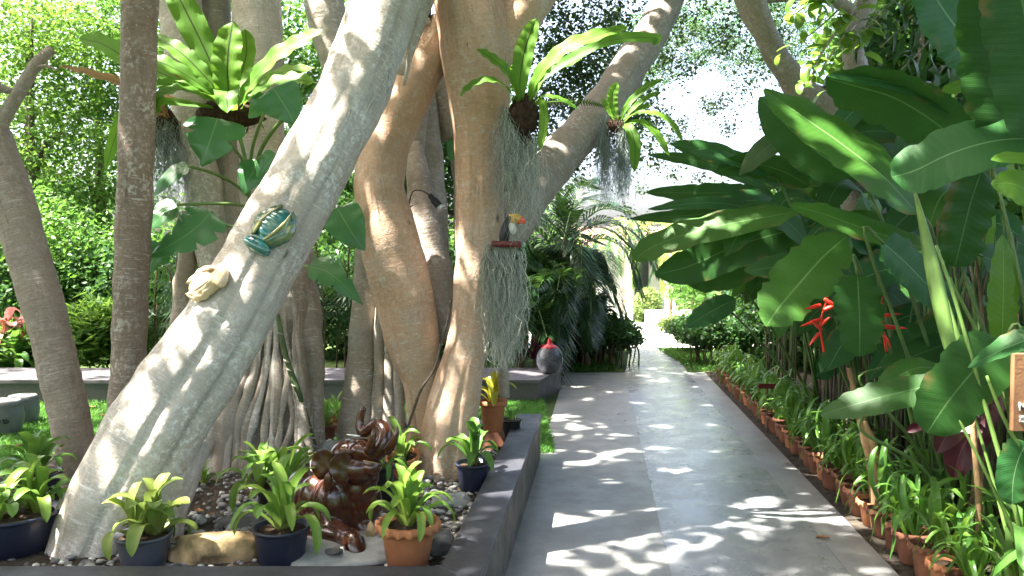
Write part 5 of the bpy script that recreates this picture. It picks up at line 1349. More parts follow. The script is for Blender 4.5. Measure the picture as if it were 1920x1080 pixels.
# maroon leaves, stakes, sign
t = thing('maroon_leaved_plant', 'plant with dark maroon leaves low beside the bamboo stake', 'plant', (X(1800, 3.9), 3.9, 0))
for pts, w in (([(1850, 745, 3.85), (1810, 780, 3.85), (1780, 810, 3.85), (1756, 850, 3.85)], 26), ([(1860, 760, 3.9), (1830, 800, 3.9), (1800, 850, 3.9), (1790, 900, 3.9)], 32), ([(1880, 730, 4.0), (1850, 760, 4.0), (1830, 800, 4.0), (1815, 850, 4.0)], 30), ([(1700, 810, 4.1), (1720, 800, 4.1), (1745, 795, 4.1)], 9)):
    mb = MB(); leaf_geo(mb, [P(*a) for a in pts], m(w, 3.9), 'heli', N=(-.3, -.8, .3), fold=.3, curl=-.2, ns=14, nc=6, seed=w); mb.build('leaf', MT['maroon'], t)
mb = MB(); mb.tube([(t.location.x, t.location.y, -.03), tuple(P(1840, 850, 3.92)), tuple(P(1850, 750, 3.9))], [.012, .01, .006], 6, 10); mb.build('stem', MT['stem_brown'], t)
o = MB(); o.tube([P(1822, 778, 3.65), P(1830, 870, 3.65), P(1835, 950, 3.65), (P(1838, 950, 3.65).x, 3.65, -.03)], [.013, .014, .015, .015], 9, 14)
tagp(o.build('bamboo_stake', MT['post'], None), 'orange-brown bamboo stake among the strap leaves', 'stake')
t = thing('cut_stem', 'pair of dry cut stems standing behind the pots under the pointed leaf', 'stump', (X(1640, 4.6), 4.6, 0))
for pts in ([(1640, 920, 4.6), (1630, 850, 4.6), (1608, 765, 4.62), (1592, 690, 4.65)], [(1648, 900, 4.55), (1640, 850, 4.55), (1622, 790, 4.55)]):
    W3 = [P(*a) for a in pts]; W3.insert(0, Vector((W3[0].x + .02, W3[0].y, -.03)))
    mb = MB(); mb.tube(W3, [.032, .03, .028, .022, .015], 12, 22, bump=.008, bscale=18); mb.build('stem', MT['post'], t)
t = thing('wooden_sign', 'brown wooden board sign with white letter at the picture edge', 'sign', (P(1925, 800, 3.3).x, 3.3, 0))
c0, c1 = P(1898, 662, 3.3), P(2010, 808, 3.3)
mb = MB(); mb.box(((c0.x + c1.x) / 2, 3.3, (c0.z + c1.z) / 2), (c1.x - c0.x, .025, c0.z - c1.z)); o = mb.build('board', MT['wood'], t, False)
bv = o.modifiers.new('edge', 'BEVEL'); bv.width = .004; bv.segments = 2
mb = MB(); mb.box(((c0.x + c1.x) / 2, 3.33, c1.z / 2 + .1), (.05, .03, c1.z + .3)); mb.build('post', MT['wood'], t, False)
def text(body, loc, size, mat, parent, ext=.002):
    cu = bpy.data.curves.new('lettering', 'FONT'); cu.body = body; cu.size = size; cu.extrude = ext; cu.offset = size * .012
    cu.materials.append(MT[mat])
    tmp = bpy.data.objects.new('lettering', cu); COL.objects.link(tmp)
    bpy.context.view_layer.update()
    me = bpy.data.meshes.new_from_object(tmp.evaluated_get(bpy.context.evaluated_depsgraph_get()))
    bpy.data.objects.remove(tmp)
    o = put('lettering', me, parent)
    o.location = Vector(loc) - parent.location; o.rotation_euler = (math.radians(90), 0, 0)
    return o
text('M', P(1909, 770, 3.285), m(23, 3.3), 'letter', t)
text('業', P(1911, 790, 3.285), m(13, 3.3), 'letter', t)
t = thing('small_plaque', 'small dark red plaque on a stake among the heliconia stems', 'sign', (X(1440, 7.2), 7.2, 0))
mb = MB(); c_ = P(1440, 724, 7.2); mb.box(c_, (.17, .02, .045), Matrix.Rotation(-.1, 3, 'X')); mb.build('board', MT['redpaint'], t, False)
mb = MB(); mb.tube([(c_.x, 7.215, -.03), (c_.x, 7.215, c_.z)], .008, 6); mb.build('post', MT['stem_brown'], t)

# ------------------------------------------------------------------ bird's nest ferns
def nest_fern(label, c, fronds, ball_r, where, dead=()):
    """fronds: list of ([(px,py,Y)...], halfwidth px, N, mat)"""
    t = thing('birds_nest_fern', label, 'fern', P(*c))
    Yc = c[2]
    mb = MB()
    rr = random.Random(int(c[0]))
    mb.ball(P(*where), (m(ball_r[0], Yc), m(ball_r[0], Yc) * .8, m(ball_r[1], Yc)), 18, 12)
    V = mb.V[0]
    for i in range(len(V)):
        d = (Vector(V[i]) - P(*where))
        V[i] += np.array(d * (.18 * mnoise.noise(Vector(V[i]) * 22) + .14 * mnoise.noise(Vector(V[i]) * 60)))
    for k in range(70):   # fibrous roots sticking out
        d = Vector((rr.gauss(0, 1), rr.gauss(0, 1) - .4, rr.gauss(0, 1))).normalized()
        p0 = P(*where) + Vector((d.x * m(ball_r[0], Yc), d.y * m(ball_r[0], Yc) * .8, d.z * m(ball_r[1], Yc))) * .85
        mb.tube([p0, p0 + d * .025 + Vector((rr.uniform(-.02, .02), -.01, -.02)), p0 + d * .03 + Vector((rr.uniform(-.03, .03), -.01, -.07))], [.003, .003, .001], 4, 5)
    mb.build('root_ball', MT['rootball'], t)
    for k, (pts, w, N, mat) in enumerate(fronds):
        Ym = pts[len(pts) // 2][2]
        mb = MB(); leaf_geo(mb, [P(*a) for a in pts], m(w * .9, Ym), 'nest', N=N, fold=.25, curl=.05, wave=.13, nw=6, ns=26, nc=6, seed=k)
        mb.build('frond', MT[mat], t)
    return t
Yf = 5.1
N0 = (0, -1, .35)
nest_fern('largest birds-nest fern with broad upright fronds on the grey stems', (440, 205, Yf), [
    ([(440, 205, Yf), (415, 160, Yf), (378, 80, Yf), (338, 0, Yf), (330, -18, Yf)], 30, N0, 'nest'),
    ([(440, 205, Yf), (428, 165, Yf - .03), (428, 100, Yf - .03), (437, 40, Yf)], 33, N0, 'nest'),
    ([(445, 205, Yf), (465, 165, Yf - .05), (510, 112, Yf - .08), (560, 80, Yf - .1), (605, 55, Yf - .1)], 24, (-.3, -1, .6), 'nest'),
    ([(448, 208, Yf), (475, 178, Yf - .1), (520, 152, Yf - .15), (560, 150, Yf - .2), (590, 156, Yf - .2)], 22, (-.1, -.8, .8), 'nest'),
    ([(446, 205, Yf), (480, 165, Yf + .1), (530, 135, Yf + .1), (590, 128, Yf + .1)], 18, (-.1, -.8, .8), 'nest'),
    ([(436, 206, Yf), (390, 150, Yf - .05), (340, 100, Yf - .05), (288, 66, Yf)], 22, (.4, -.9, .6), 'nest'),
    ([(434, 208, Yf), (380, 162, Yf - .1), (320, 125, Yf - .15), (270, 110, Yf - .15), (215, 105, Yf - .1)], 22, (.2, -.8, .8), 'nest'),
    ([(434, 208, Yf), (370, 172, Yf - .1), (310, 158, Yf - .15), (250, 160, Yf - .2)], 20, (.2, -.7, .9), 'nest'),
    ([(436, 210, Yf), (390, 178, Yf - .25), (340, 168, Yf - .4), (302, 180, Yf - .45), (290, 215, Yf - .45)], 24, (.1, -.6, 1), 'nest'),
    ([(440, 210, Yf), (432, 186, Yf - .3), (428, 172, Yf - .5), (426, 178, Yf - .6), (426, 212, Yf - .65)], 27, (0, -.7, .9), 'nest'),
    ([(440, 205, Yf), (450, 150, Yf + .1), (462, 100, Yf + .12), (460, 55, Yf + .12)], 22, N0, 'nest'),
    ([(434, 206, Yf + .1), (330, 150, Yf + .1), (240, 110, Yf + .1), (190, 82, Yf + .1), (148, 72, Yf + .1)], 26, (.4, -.9, .6), 'nest'),
    ([(434, 206, Yf + .1), (330, 190, Yf), (240, 160, Yf), (170, 138, Yf), (112, 124, Yf)], 15, (.2, -.7, .9), 'nest_brown'),
    ([(434, 206, Yf), (300, 190, Yf - .1), (240, 210, Yf - .1), (215, 260, Yf - .1), (198, 318, Yf - .1)], 14, (.5, -.9, .3), 'nest'),
    ([(436, 205, Yf), (380, 168, Yf + .05), (335, 140, Yf), (295, 118, Yf)], 10, (.2, -.8, .8), 'nest_brown'),
], (62, 26), (432, 212, Yf + .12))
Yg = 4.62
nest_fern('birds-nest fern on a dark root ball beside the main trunk', (985, 190, Yg), [
    ([(978, 190, Yg), (975, 150, Yg), (985, 90, Yg), (1006, 34, Yg)], 21, (0, -1, .2), 'nest'),
    ([(972, 190, Yg), (965, 160, Yg - .05), (945, 128, Yg - .1), (915, 105, Yg - .12), (895, 92, Yg - .12)], 14, (.4, -.9, .6), 'nest'),
    ([(970, 192, Yg), (945, 160, Yg - .15), (915, 150, Yg - .22), (885, 160, Yg - .22), (862, 180, Yg - .2)], 14, (.2, -.7, .9), 'nest'),
    ([(992, 190, Yg), (1010, 140, Yg - .05), (1055, 95, Yg - .1), (1110, 70, Yg - .1), (1180, 50, Yg - .05)], 21, (-.45, -.85, .5), 'nest'),
    ([(994, 190, Yg), (1020, 145, Yg), (1080, 105, Yg), (1150, 75, Yg), (1228, 72, Yg), (1224, 85, Yg)], 14, (-.35, -.9, .4), 'nest'),
    ([(990, 190, Yg), (1005, 150, Yg + .05), (1040, 125, Yg + .05), (1090, 110, Yg + .05)], 15, (-.3, -.9, .4), 'nest'),
    ([(1000, 195, Yg), (1020, 180, Yg - .1), (1055, 188, Yg - .12), (1084, 206, Yg - .12)], 8, (-.2, -.7, .9), 'nest'),
    ([(1005, 195, Yg), (1018, 195, Yg - .05), (1020, 235, Yg - .05), (1012, 282, Yg - .05)], 11, (-.5, -1, 0), 'nest'),
    ([(975, 190, Yg), (965, 150, Yg + .05), (962, 120, Yg + .05)], 12, (.2, -1, .2), 'nest'),
], (29, 42), (982, 216, Yg + .05))
# lacy side fern frond next to it
t = thing('lacy_fern', 'small lacy fern with narrow toothed fronds behind the root ball fern', 'fern', P(1000, 195, 4.75))
for pts in ([(1000, 190, 4.75), (1030, 130, 4.75), (1070, 85, 4.75), (1130, 62, 4.75)], [(1000, 195, 4.78), (1050, 190, 4.78), (1100, 192, 4.78), (1135, 200, 4.78)]):
    sp = crspline([tuple(P(*a)) for a in pts], 27)
    mb = MB(); V = []; Fq = []
    for i in range(2, 26):
        T = sp[i + 1] - sp[i]; T /= np.linalg.norm(T)
        sd = np.cross(T, (0, -1, .3)); sd /= np.linalg.norm(sd)
        l = .055 * math.sin(math.pi * (i / 27) ** .7) + .008
        for s_ in (-1, 1):
            b = len(V); V += [sp[i] - T * .006, sp[i] + sd * s_ * l * .6 + T * .016, sp[i] + sd * s_ * l + T * .02, sp[i] + T * .008]; Fq.append((b, b + 1, b + 2, b + 3))
    mb.add(V, Fq); mb.tube([tuple(p) for p in sp], [.003, .001], 4, 20); mb.build('frond', MT['nest'], t, False)
Yh = 5.55
nest_fern('small birds-nest fern hanging from the branch over the path', (1160, 232, Yh), [
    ([(1158, 228, Yh), (1150, 200, Yh), (1148, 178, Yh), (1158, 154, Yh)], 12, (0, -1, .2), 'nest'),
    ([(1162, 228, Yh), (1178, 195, Yh - .05), (1210, 165, Yh - .05), (1244, 148, Yh - .05)], 9, (-.3, -.9, .5), 'nest'),
    ([(1164, 230, Yh), (1190, 200, Yh), (1215, 182, Yh), (1240, 172, Yh)], 7, (-.3, -.9, .5), 'nest'),
    ([(1164, 232, Yh), (1195, 212, Yh - .1), (1235, 215, Yh - .15), (1262, 235, Yh - .15), (1280, 266, Yh - .15)], 9, (-.1, -.7, .8), 'nest'),
    ([(1164, 234, Yh), (1200, 228, Yh - .1), (1230, 250, Yh - .15), (1255, 292, Yh - .15)], 9, (-.2, -.8, .7), 'nest'),
    ([(1166, 236, Yh), (1180, 240, Yh - .1), (1190, 270, Yh - .15), (1190, 322, Yh - .15)], 13, (-.1, -1, .2), 'nest'),
    ([(1156, 230, Yh), (1140, 205, Yh + .05), (1128, 185, Yh + .05)], 8, (.3, -1, .3), 'nest'),
    ([(1164, 230, Yh), (1195, 205, Yh + .1), (1222, 198, Yh + .1)], 7, (-.3, -.9, .4), 'nest'),
], (18, 16), (1158, 234, Yh + .05))
# dead fern remains with its own dark root mass behind the straight trunk
t = nest_fern('withered fern mass with drooping brown fronds on the outer grey stem', (312, 230, 5.3), [
    ([(316, 225, 5.3), (300, 200, 5.25), (285, 205, 5.2), (270, 225, 5.2)], 4, (0, -1, .2), 'nest_brown'),
    ([(316, 225, 5.3), (305, 215, 5.25), (290, 220, 5.2), (285, 245, 5.2)], 4, (0, -1, .2), 'nest_brown'),
    ([(318, 222, 5.3), (310, 205, 5.25), (300, 195, 5.2), (288, 190, 5.2)], 4, (0, -1, .2), 'nest_brown')], (24, 38), (312, 245, 5.35))

# ------------------------------------------------------------------ climbing monstera
MO = thing('monstera_vine', 'climbing monstera with split heart leaves on the grey stems', 'climber', P(470, 640, 5.0))
def mons(pts, w, N=(0, -.9, .45), stem=None, lob=0, seed=0, mat='mons'):
    mb = MB(); leaf_geo(mb, [P(*a) for a in pts], m(w, pts[0][2]), 'heart', N=N, fold=.10, curl=.12, wave=.04, nw=3, ns=24, nc=8, seed=seed, lobes=lob); mb.build('leaf', MT[mat], MO)
    if stem:
        s = MB(); s.tube([P(*a) for a in stem], [.009, .010, .012], 7, 20); s.build('petiole', MT['petiole'], MO)
mons([(408, 222, 4.75), (400, 245, 4.72), (390, 275, 4.7), (378, 312, 4.7)], 58, stem=[(408, 226, 4.76), (425, 260, 4.85), (455, 300, 5.0), (470, 330, 5.15)], lob=2, seed=1)
mons([(395, 398, 4.7), (370, 425, 4.65), (335, 450, 4.62), (278, 482, 4.6)], 48, N=(.1, -.8, .6), stem=[(396, 398, 4.7), (420, 420, 4.85), (450, 430, 5.0), (470, 440, 5.15)], lob=4, seed=2)
mons([(352, 310, 4.95), (330, 322, 4.93), (305, 345, 4.9), (285, 372, 4.9)], 20, N=(.1, -.7, .7), stem=[(352, 311, 4.95), (400, 325, 5.0), (440, 345, 5.1), (470, 370, 5.2)], seed=3)
mons([(330, 385, 4.95), (312, 395, 4.93), (298, 410, 4.9), (280, 430, 4.9)], 26, N=(.1, -.8, .6), stem=[(332, 384, 4.95), (390, 382, 4.95), (440, 383, 5.0), (470, 390, 5.15)], seed=4)
mons([(482, 300, 4.9), (475, 320, 4.88), (465, 340, 4.86), (458, 366, 4.86)], 30, stem=[(482, 300, 4.9), (500, 290, 4.95), (490, 330, 5.1), (480, 400, 5.2)], seed=5)
mons([(512, 165, 4.8), (525, 185, 4.8), (540, 208, 4.8), (552, 235, 4.8)], 42, N=(-.2, -.8, .6), stem=[(512, 170, 4.8), (492, 220, 4.9), (475, 270, 5.0), (470, 300, 5.15)], seed=6)
mons([(500, 180, 4.95), (488, 195, 4.95), (478, 208, 4.95), (466, 222, 4.95)], 24, seed=7)
mons([(632, 390, 4.75), (645, 412, 4.72), (662, 440, 4.7), (684, 470, 4.7)], 38, N=(-.1, -.9, .5), stem=[(632, 392, 4.75), (600, 400, 4.9), (560, 430, 5.1)], seed=8)
mons([(580, 500, 4.7), (610, 508, 4.7), (640, 530, 4.68), (680, 572, 4.68)], 28, N=(-.1, -.8, .6), stem=[(580, 500, 4.7), (560, 500, 4.85), (540, 520, 5.05)], lob=3, seed=9)
mons([(300, 455, 4.85), (295, 470, 4.85), (285, 490, 4.85), (268, 512, 4.85)], 30, N=(.2, -.9, .4), lob=3, seed=10)
mons([(518, 290, 4.75), (508, 300, 4.75), (498, 312, 4.75), (490, 326, 4.75)], 20, N=(0, -1, .2), seed=12)
mons([(850, 262, 5.5), (848, 285, 5.5), (845, 305, 5.5)], 12, N=(.4, -.9, .4), seed=13)
for pts in ([(475, 330, 5.12), (490, 280, 5.0), (520, 235, 4.9), (545, 215, 4.85)], [(470, 440, 5.2), (468, 380, 5.2), (462, 310, 5.2), (448, 250, 5.2)]):
    s = MB(); s.tube([P(*a) for a in pts], .013, 8, 20); s.build('vine_stem', MT['petiole'], MO)
# jointed vine on the root cone
t = thing('jointed_vine', 'jointed green vine with pale leaf scars climbing the root cone', 'climber', P(595, 830, 4.95))
vp = [(520, 590, 5.0), (528, 630, 4.98), (537, 670, 4.97), (548, 705, 4.97), (560, 735, 4.96), (570, 765, 4.98), (580, 795, 5.0), (592, 835, 5.02)]
mb = MB(); mb.tube([P(*a) for a in vp], [.013, .015, .016, .018, .016, .013, .010, .007], 10, 80, lambda th, tt: 1 + .12 * np.abs(np.sin(tt * 44))); mb.build('vine_stem', MT['vine'], t)
sp = crspline([tuple(P(*a)) for a in vp], 17)
rv = random.Random(8)
for i in range(1, 17):
    if rv.random() < .3: continue
    mb = MB(); p = sp[i] + np.array((rv.uniform(-.006, .006), 0, rv.uniform(-.012, .012))); mb.tube([p + np.array((-.02, -.008, .010)), p + np.array((0, -.024, -.002)), p + np.array((.02, -.008, -.010))], [.002, .005, .002], 6, 7); mb.build('leaf_scar', MT['scar'], t)

# ------------------------------------------------------------------ hanging moss
def moss(label, top, length, n, seed, spread=(.05, .04), mat='moss', rad=.0011, wander=.5, group=None, taper=.25):
    """top: list of (px,py,Y) anchor points"""
    rng = np.random.default_rng(seed)
    A = np.array([tuple(P(*a)) for a in top])
    ns = 26
    k = rng.integers(0, len(A) - 1, n); f = rng.random(n)[:, None]
    p = A[k] * (1 - f) + A[k + 1] * f + rng.normal(size=(n, 3)) * np.array((spread[0], spread[1], .03))
    L = length * (.35 + .65 * rng.random(n) ** .6)
    st = L / ns
    pts = [p]
    vel = rng.normal(size=(n, 3)) * .25; vel[:, 2] = -1
    cx = A[:, 0].mean()
    for i in range(ns):
        vel[:, :2] = vel[:, :2] * .5 + rng.normal(size=(n, 2)) * wander * .8
        vel[:, 0] -= (p[:, 0] - cx) * taper * (1.2 + 3.0 * i / ns)
        vel[:, 2] = -1 + rng.normal(size=n) * .25
        p = p + vel * st[:, None]; pts.append(p)
    Q = np.stack(pts, 1)                                   # n, ns+1, 3
    ang = np.arange(3) * 2.094
    ring = np.stack([np.cos(ang), np.sin(ang), np.zeros(3)], 1) * rad
    w = np.linspace(1, .45, ns + 1)[None, :, None, None]
    V = (Q[:, :, None, :] + ring[None, None] * w).reshape(-1, 3)
    base = (np.arange(n) * (ns + 1) * 3)[:, None, None] + (np.arange(ns) * 3)[None, :, None]
    j = np.arange(3)[None, None, :]; j2 = (j + 1) % 3
    Fq = np.stack([base + j, base + j2, base + 3 + j2, base + 3 + j], -1).reshape(-1, 4)
    o = put('spanish_moss', np_mesh('spanish_moss', V, Fq, MT[mat]))
    o.data.update()
    return tagp(o, label, 'moss', group)
moss('pale grey spanish moss hanging from below the toucan perch', [(912, 478, 4.55), (935, 470, 4.52), (958, 470, 4.52), (975, 480, 4.55)], .62, 1150, 1, (.010, .020), rad=.0016, wander=.55, taper=.6)
moss('tangled grey spanish moss streaming down from the fern root ball to the toucan', [(944, 205, 4.66), (950, 225, 4.62), (962, 250, 4.62), (992, 262, 4.66), (1002, 262, 4.66)], .52, 430, 2, (.008, .016), rad=.0015, wander=.60, taper=.2)
moss('blue-grey moss strand nearest the branch under the small fern', [(1130, 235, 5.62), (1139, 245, 5.6)], .50, 260, 3, (.006, .014), 'moss_dark', .0015, .42)
moss('blue-grey moss strand farther from the branch under the small fern', [(1162, 245, 5.55), (1174, 240, 5.55)], .52, 260, 4, (.006, .014), 'moss_dark', .0015, .42)
moss('thin veil of grey moss beneath the withered fern', [(300, 235, 5.3), (325, 235, 5.3)], .75, 260, 5, (.025, .03), 'moss_dark', .0015, .7)

moss('few stray moss threads crossing the toucan and its perch', [(935, 385, 4.42), (960, 382, 4.42), (978, 392, 4.43)], .30, 16, 6, (.01, .012), rad=.0013, wander=.7)

# ------------------------------------------------------------------ glazed elephant
EL = thing('elephant_statue', 'glossy brown glazed elephant figure lying with its trunk raised', 'statue', (P(640, 1000, 3.7).x, 3.72, BZ + .03))
def E(zx, zy, Y): return P(520 + zx / 3.175, 740 + zy / 3.175, Y)
def er(z, Y=3.65): return m(z / 3.175, Y)
mb = MB()
def eb(zx, zy, Y, rx, ry=None, rz=None, M=None):
    mb.ball(E(zx, zy, Y), (er(rx), er(ry or rx), er(rz or rx)), 20, 14, M)
eb(150, 640, 3.86, 130, 150, 215)            # rump
eb(110, 760, 3.80, 110, 130, 120)            # haunch
eb(210, 740, 3.84, 120, 130, 130)
eb(330, 660, 3.72, 135, 120, 190)            # chest
eb(300, 790, 3.74, 100, 100, 110)
eb(440, 660, 3.76, 130, 110, 170)
eb(470, 560, 3.75, 115, 100, 110)
eb(480, 760, 3.78, 105, 100, 120)
eb(530, 640, 3.78, 100, 100, 140)
eb(530, 490, 3.74, 80, 80, 80)
eb(90, 660, 3.88, 120, 130, 180)
eb(240, 620, 3.78, 130, 120, 160)
eb(395, 520, 3.74, 105, 100, 110)            # neck
eb(430, 370, 3.74, 128, 112, 115)            # skull
eb(500, 330, 3.70, 85, 90, 70)               # brow / upper snout
eb(470, 440, 3.70, 120, 95, 90)              # cheeks
eb(560, 430, 3.68, 62, 70, 55)               # lower jaw
eb(595, 415, 3.68, 34, 48, 24)
eb(575, 345, 3.67, 70, 70, 55)               # trunk root
tk = [(585, 345, 3.66), (632, 290, 3.66), (640, 225, 3.68), (600, 180, 3.72), (556, 195, 3.75), (520, 225, 3.77), (494, 205, 3.78), (494, 140, 3.79), (512, 72, 3.79)]
mb.tube([E(*a) for a in tk], [er(58), er(54), er(48), er(42), er(36), er(33), er(31), er(28), er(24)], 18, 60, lambda th, t: 1 + .02 * np.sin(t * 150))
def limb(pts, rad):
    mb.tube([E(*a) for a in pts], [er(r) for r in rad], 18, 30)
limb([(250, 720, 3.70), (310, 815, 3.64), (400, 850, 3.57), (450, 870, 3.50), (462, 925, 3.475), (464, 962, 3.47)], [100, 86, 72, 66, 66, 64])     # near foreleg
limb([(420, 720, 3.76), (500, 790, 3.74), (560, 830, 3.72), (590, 880, 3.70)], [90, 70, 60, 58])
limb([(120, 800, 3.78), (180, 850, 3.66), (260, 870, 3.60)], [90, 70, 55])
body = mb.build('body', MT['ceramic_brown'], EL)
rm = body.modifiers.new('fuse', 'REMESH'); rm.mode = 'VOXEL'; rm.voxel_size = .0065; rm.use_smooth_shade = True
sm_ = body.modifiers.new('soften', 'SMOOTH'); sm_.factor = .5; sm_.iterations = 9
def blob(name, zx, zy, Y, rx, ry, rz, rot=0, yaw=0, mat='ceramic_brown', shape=None):
    b = MB(); M = Matrix.Rotation(yaw, 3, 'Z') @ Matrix.Rotation(rot, 3, 'Y')
    b.ball((0, 0, 0), (er(rx), er(ry), er(rz)), 22, 14)
    V = b.V[0]
    if shape: V = shape(V)
    b.V = [np.array([tuple(M @ Vector(v) + E(zx, zy, Y)) for v in V])]
    return b.build(name, MT[mat], EL)
def earshape(V):
    V = V.copy(); z = V[:, 2] / er(100)
    V[:, 0] *= np.clip(1.0 + .25 * z, .45, 1.3); V[:, 1] += .006 * np.sin(z * 3) + .25 * V[:, 0] - 1.1 * (V[:, 0] ** 2 + V[:, 2] ** 2) + .004 * np.sin(np.arctan2(V[:, 2], V[:, 0]) * 5)
    return V
blob('ear', 275, 415, 3.66, 72, 10, 92, .15, -.15, shape=earshape)
blob('ear', 385, 440, 3.625, 78, 10, 98, -.1, .42, shape=earshape)
blob('ear_lobe', 300, 520, 3.60, 26, 18, 62, .12)
blob('eye', 432, 342, 3.615, 20, 10, 10, .1)
blob('eyelid', 432, 332, 3.612, 26, 10, 7, .15)
for pts in ([(545, 340, 3.60), (560, 290, 3.575), (572, 235, 3.565), (570, 200, 3.57)], [(650, 340, 3.62), (685, 290, 3.60), (708, 235, 3.59), (715, 185, 3.595)]):
    b = MB(); b.tube([E(*a) for a in pts], [er(30), er(26), er(17), er(4)], 12, 16); b.build('tusk', MT['ceramic_brown'], EL)
b = MB(); b.tube([E(510, 393, 3.592), E(560, 402, 3.598), E(612, 414, 3.625)], [er(3), er(4), er(3)], 6, 10); b.build('mouth_line', MT['rock_ochre'], EL)
b = MB(); b.tube([E(415, 238, 3.66), E(455, 243, 3.655), E(492, 246, 3.65)], [er(3), er(6), er(3)], 6, 8)
o = b.build('twig', MT['letter']); tagp(o, 'short pale twig lying across the elephant brow', 'twig')

# ------------------------------------------------------------------ glazed cicadas on the leaning trunk
def cicada(label, head, tail, cols, seed, roll=0.0):
    mid, nm_ = hit(BVH_LEAN, (head[0] + tail[0]) / 2, (head[1] + tail[1]) / 2)
    n = (nm_ + Vector((0, -.5, .25))).normalized()
    o_ = Vector((0, 0, CAMZ))
    def onplane(q):
        dd = P(q[0], q[1], 1.0) - o_
        return o_ + dd * ((mid - o_).dot(n) / dd.dot(n))
    ph, pt = onplane(head), onplane(tail)
    x = (pt - ph); L = x.length; x = (x - n * x.dot(n)).normalized()
    y = n.cross(x).normalized()
    M3 = Matrix((x, y, n)).transposed()
    t = thing('ceramic_cicada', label, 'ornament', mid)
    def place(b, name, mat, par=None):
        b.V = [np.array([tuple(M3 @ Vector((v[0], v[1] * 1.22, v[2])) + mid + n * .008) for v in vv]) for vv in b.V]
        return b.build(name, MT[mat], par or t)
    h = L / 2
    b = MB(); nr, nn = 40, 20       # ringed body
    V = []; q = []
    for i in range(nr + 1):
        s = i / nr
        r = h * .58 * (math.sin(math.pi * min(1, .06 + s * .94)) ** .5) * (1 - .25 * s)
        r *= 1.06 + .12 * abs(math.sin(s * 6.0 * math.pi))
        for j in range(nn):
            a = 2 * math.pi * j / nn
            V.append((-h * .72 + s * h * 1.78, r * math.cos(a), max(-.004, r * .85 * math.sin(a))))
    for i in range(nr):
        for j in range(nn): q.append((i * nn + j, i * nn + (j + 1) % nn, (i + 1) * nn + (j + 1) % nn, (i + 1) * nn + j))
    b.add(V, q); place(b, 'body', cols[0])
    b = MB(); b.ball((-h * .80, 0, h * .14), (h * .30, h * .52, h * .30), 20, 12); place(b, 'head', cols[0])
    for s in (-1, 1):
        b = MB(); b.ball((-h * .86, s * h * .42, h * .16), h * .105, 12, 8); place(b, 'eye', cols[0])
        b = MB(); V = []; q = []; U = []
        nu, nv = 22, 8
        for i in range(nu + 1):
            u = i / nu
            wv = h * .50 * math.sin(math.pi * min(1, u * .93 + .07)) ** .7
            y0 = s * (h * .22 + h * .10 * math.sin(math.pi * u))
            for j in range(nv + 1):
                v_ = j / nv
                V.append((-h * .55 + u * h * 1.62, y0 + s * wv * v_ * .8, h * (.42 - .30 * u) * (1 - v_ ** 1.6) + h * .05 + (.006 if j in (2, 5) else 0) + .004 * math.sin(u * 20 + v_ * 4) * (.3 < v_)))
        for i in range(nu):
            for j in range(nv): q.append((i * (nv + 1) + j, i * (nv + 1) + j + 1, (i + 1) * (nv + 1) + j + 1, (i + 1) * (nv + 1) + j))
        b.add(V, q); o = wg_ = place(b, 'wing', cols[1])
        sd = o.modifiers.new('thickness', 'SOLIDIFY'); sd.thickness = .010; sd.offset = 0
        b = MB(); b.tube([(-h * .52, s * h * .22, h * .50), (-h * .0, s * h * .31, h * .44), (h * .55, s * h * .31, h * .30), (h * 1.06, s * h * .22, h * .16)], [.006, .008, .007, .003], 8, 16, ref=(0, 0, 1)); place(b, 'wing_ridge', cols[2], wg_)
    return t
MT['ridge'] = m_plain('olive_glaze', (.24, .24, .07), .25, .5, .3, 16, .1, 0, .5)
cicada('green and teal glazed ceramic cicada mounted on the leaning trunk', (480, 472), (540, 398), ('ceramic_teal', 'ceramic_green', 'ridge'), 1)
cicada('cream glazed ceramic cicada mounted on the sunny side of the leaning trunk', (428, 518), (360, 545), ('ceramic_cream', 'ceramic_cream', 'ceramic_cream'), 2)

# ------------------------------------------------------------------ toucan on its perch
Yt = 4.52
t = thing('toucan_ornament', 'painted toucan figure with yellow and red beak on a red perch among the moss', 'ornament', P(955, 460, Yt))
k_ = m(1, Yt)
b = MB(); b.tube([P(944, 462, Yt), P(946, 440, Yt), P(952, 420, Yt), P(957, 408, Yt)], [k_ * 7, k_ * 10, k_ * 9, k_ * 7], 16, 16); b.ball(P(957, 410, Yt), k_ * 8, 16, 10); b.build('body', MT['black'], t)
b = MB(); b.ball(P(961, 428, Yt - .02), (k_ * 7, k_ * 7, k_ * 12), 16, 10, Matrix.Rotation(-.15, 3, 'Y')); b.build('breast', MT['ceramic_white'], t)
b = MB(); b.tube([P(957, 411, Yt - .02), P(966, 409, Yt - .02), P(974, 412, Yt - .02)], [k_ * 9, k_ * 9, k_ * 8], 14, 10); b.build('beak', MT['yellow'], t)
b = MB(); b.tube([P(973, 412, Yt - .02), P(979, 414, Yt - .02), P(985, 419, Yt - .02)], [k_ * 8.2, k_ * 6.5, k_ * 1.5], 14, 10); b.build('beak_tip', MT['orange'], t)
b = MB(); b.ball(P(958, 407, Yt - .052), k_ * 1.8, 8, 6); b.build('eye', MT['black'], t)
b = MB(); b.tube([P(940, 462, Yt + .02), P(933, 480, Yt + .02), P(937, 500, Yt + .02)], [k_ * 6, k_ * 5, k_ * 3], 10, 10); b.build('tail', MT['black'], t)
b = MB(); b.tube([P(922, 457, Yt - .05), P(950, 458, Yt - .055), P(977, 458, Yt - .05)], k_ * 6, 12, 8); b.build('perch', MT['redpaint'], t)
b = MB(); b.ball(P(978, 462, Yt), (k_ * 6, k_ * 6, k_ * 9), 12, 8); b.build('wing_tip', MT['ceramic_teal'], t)
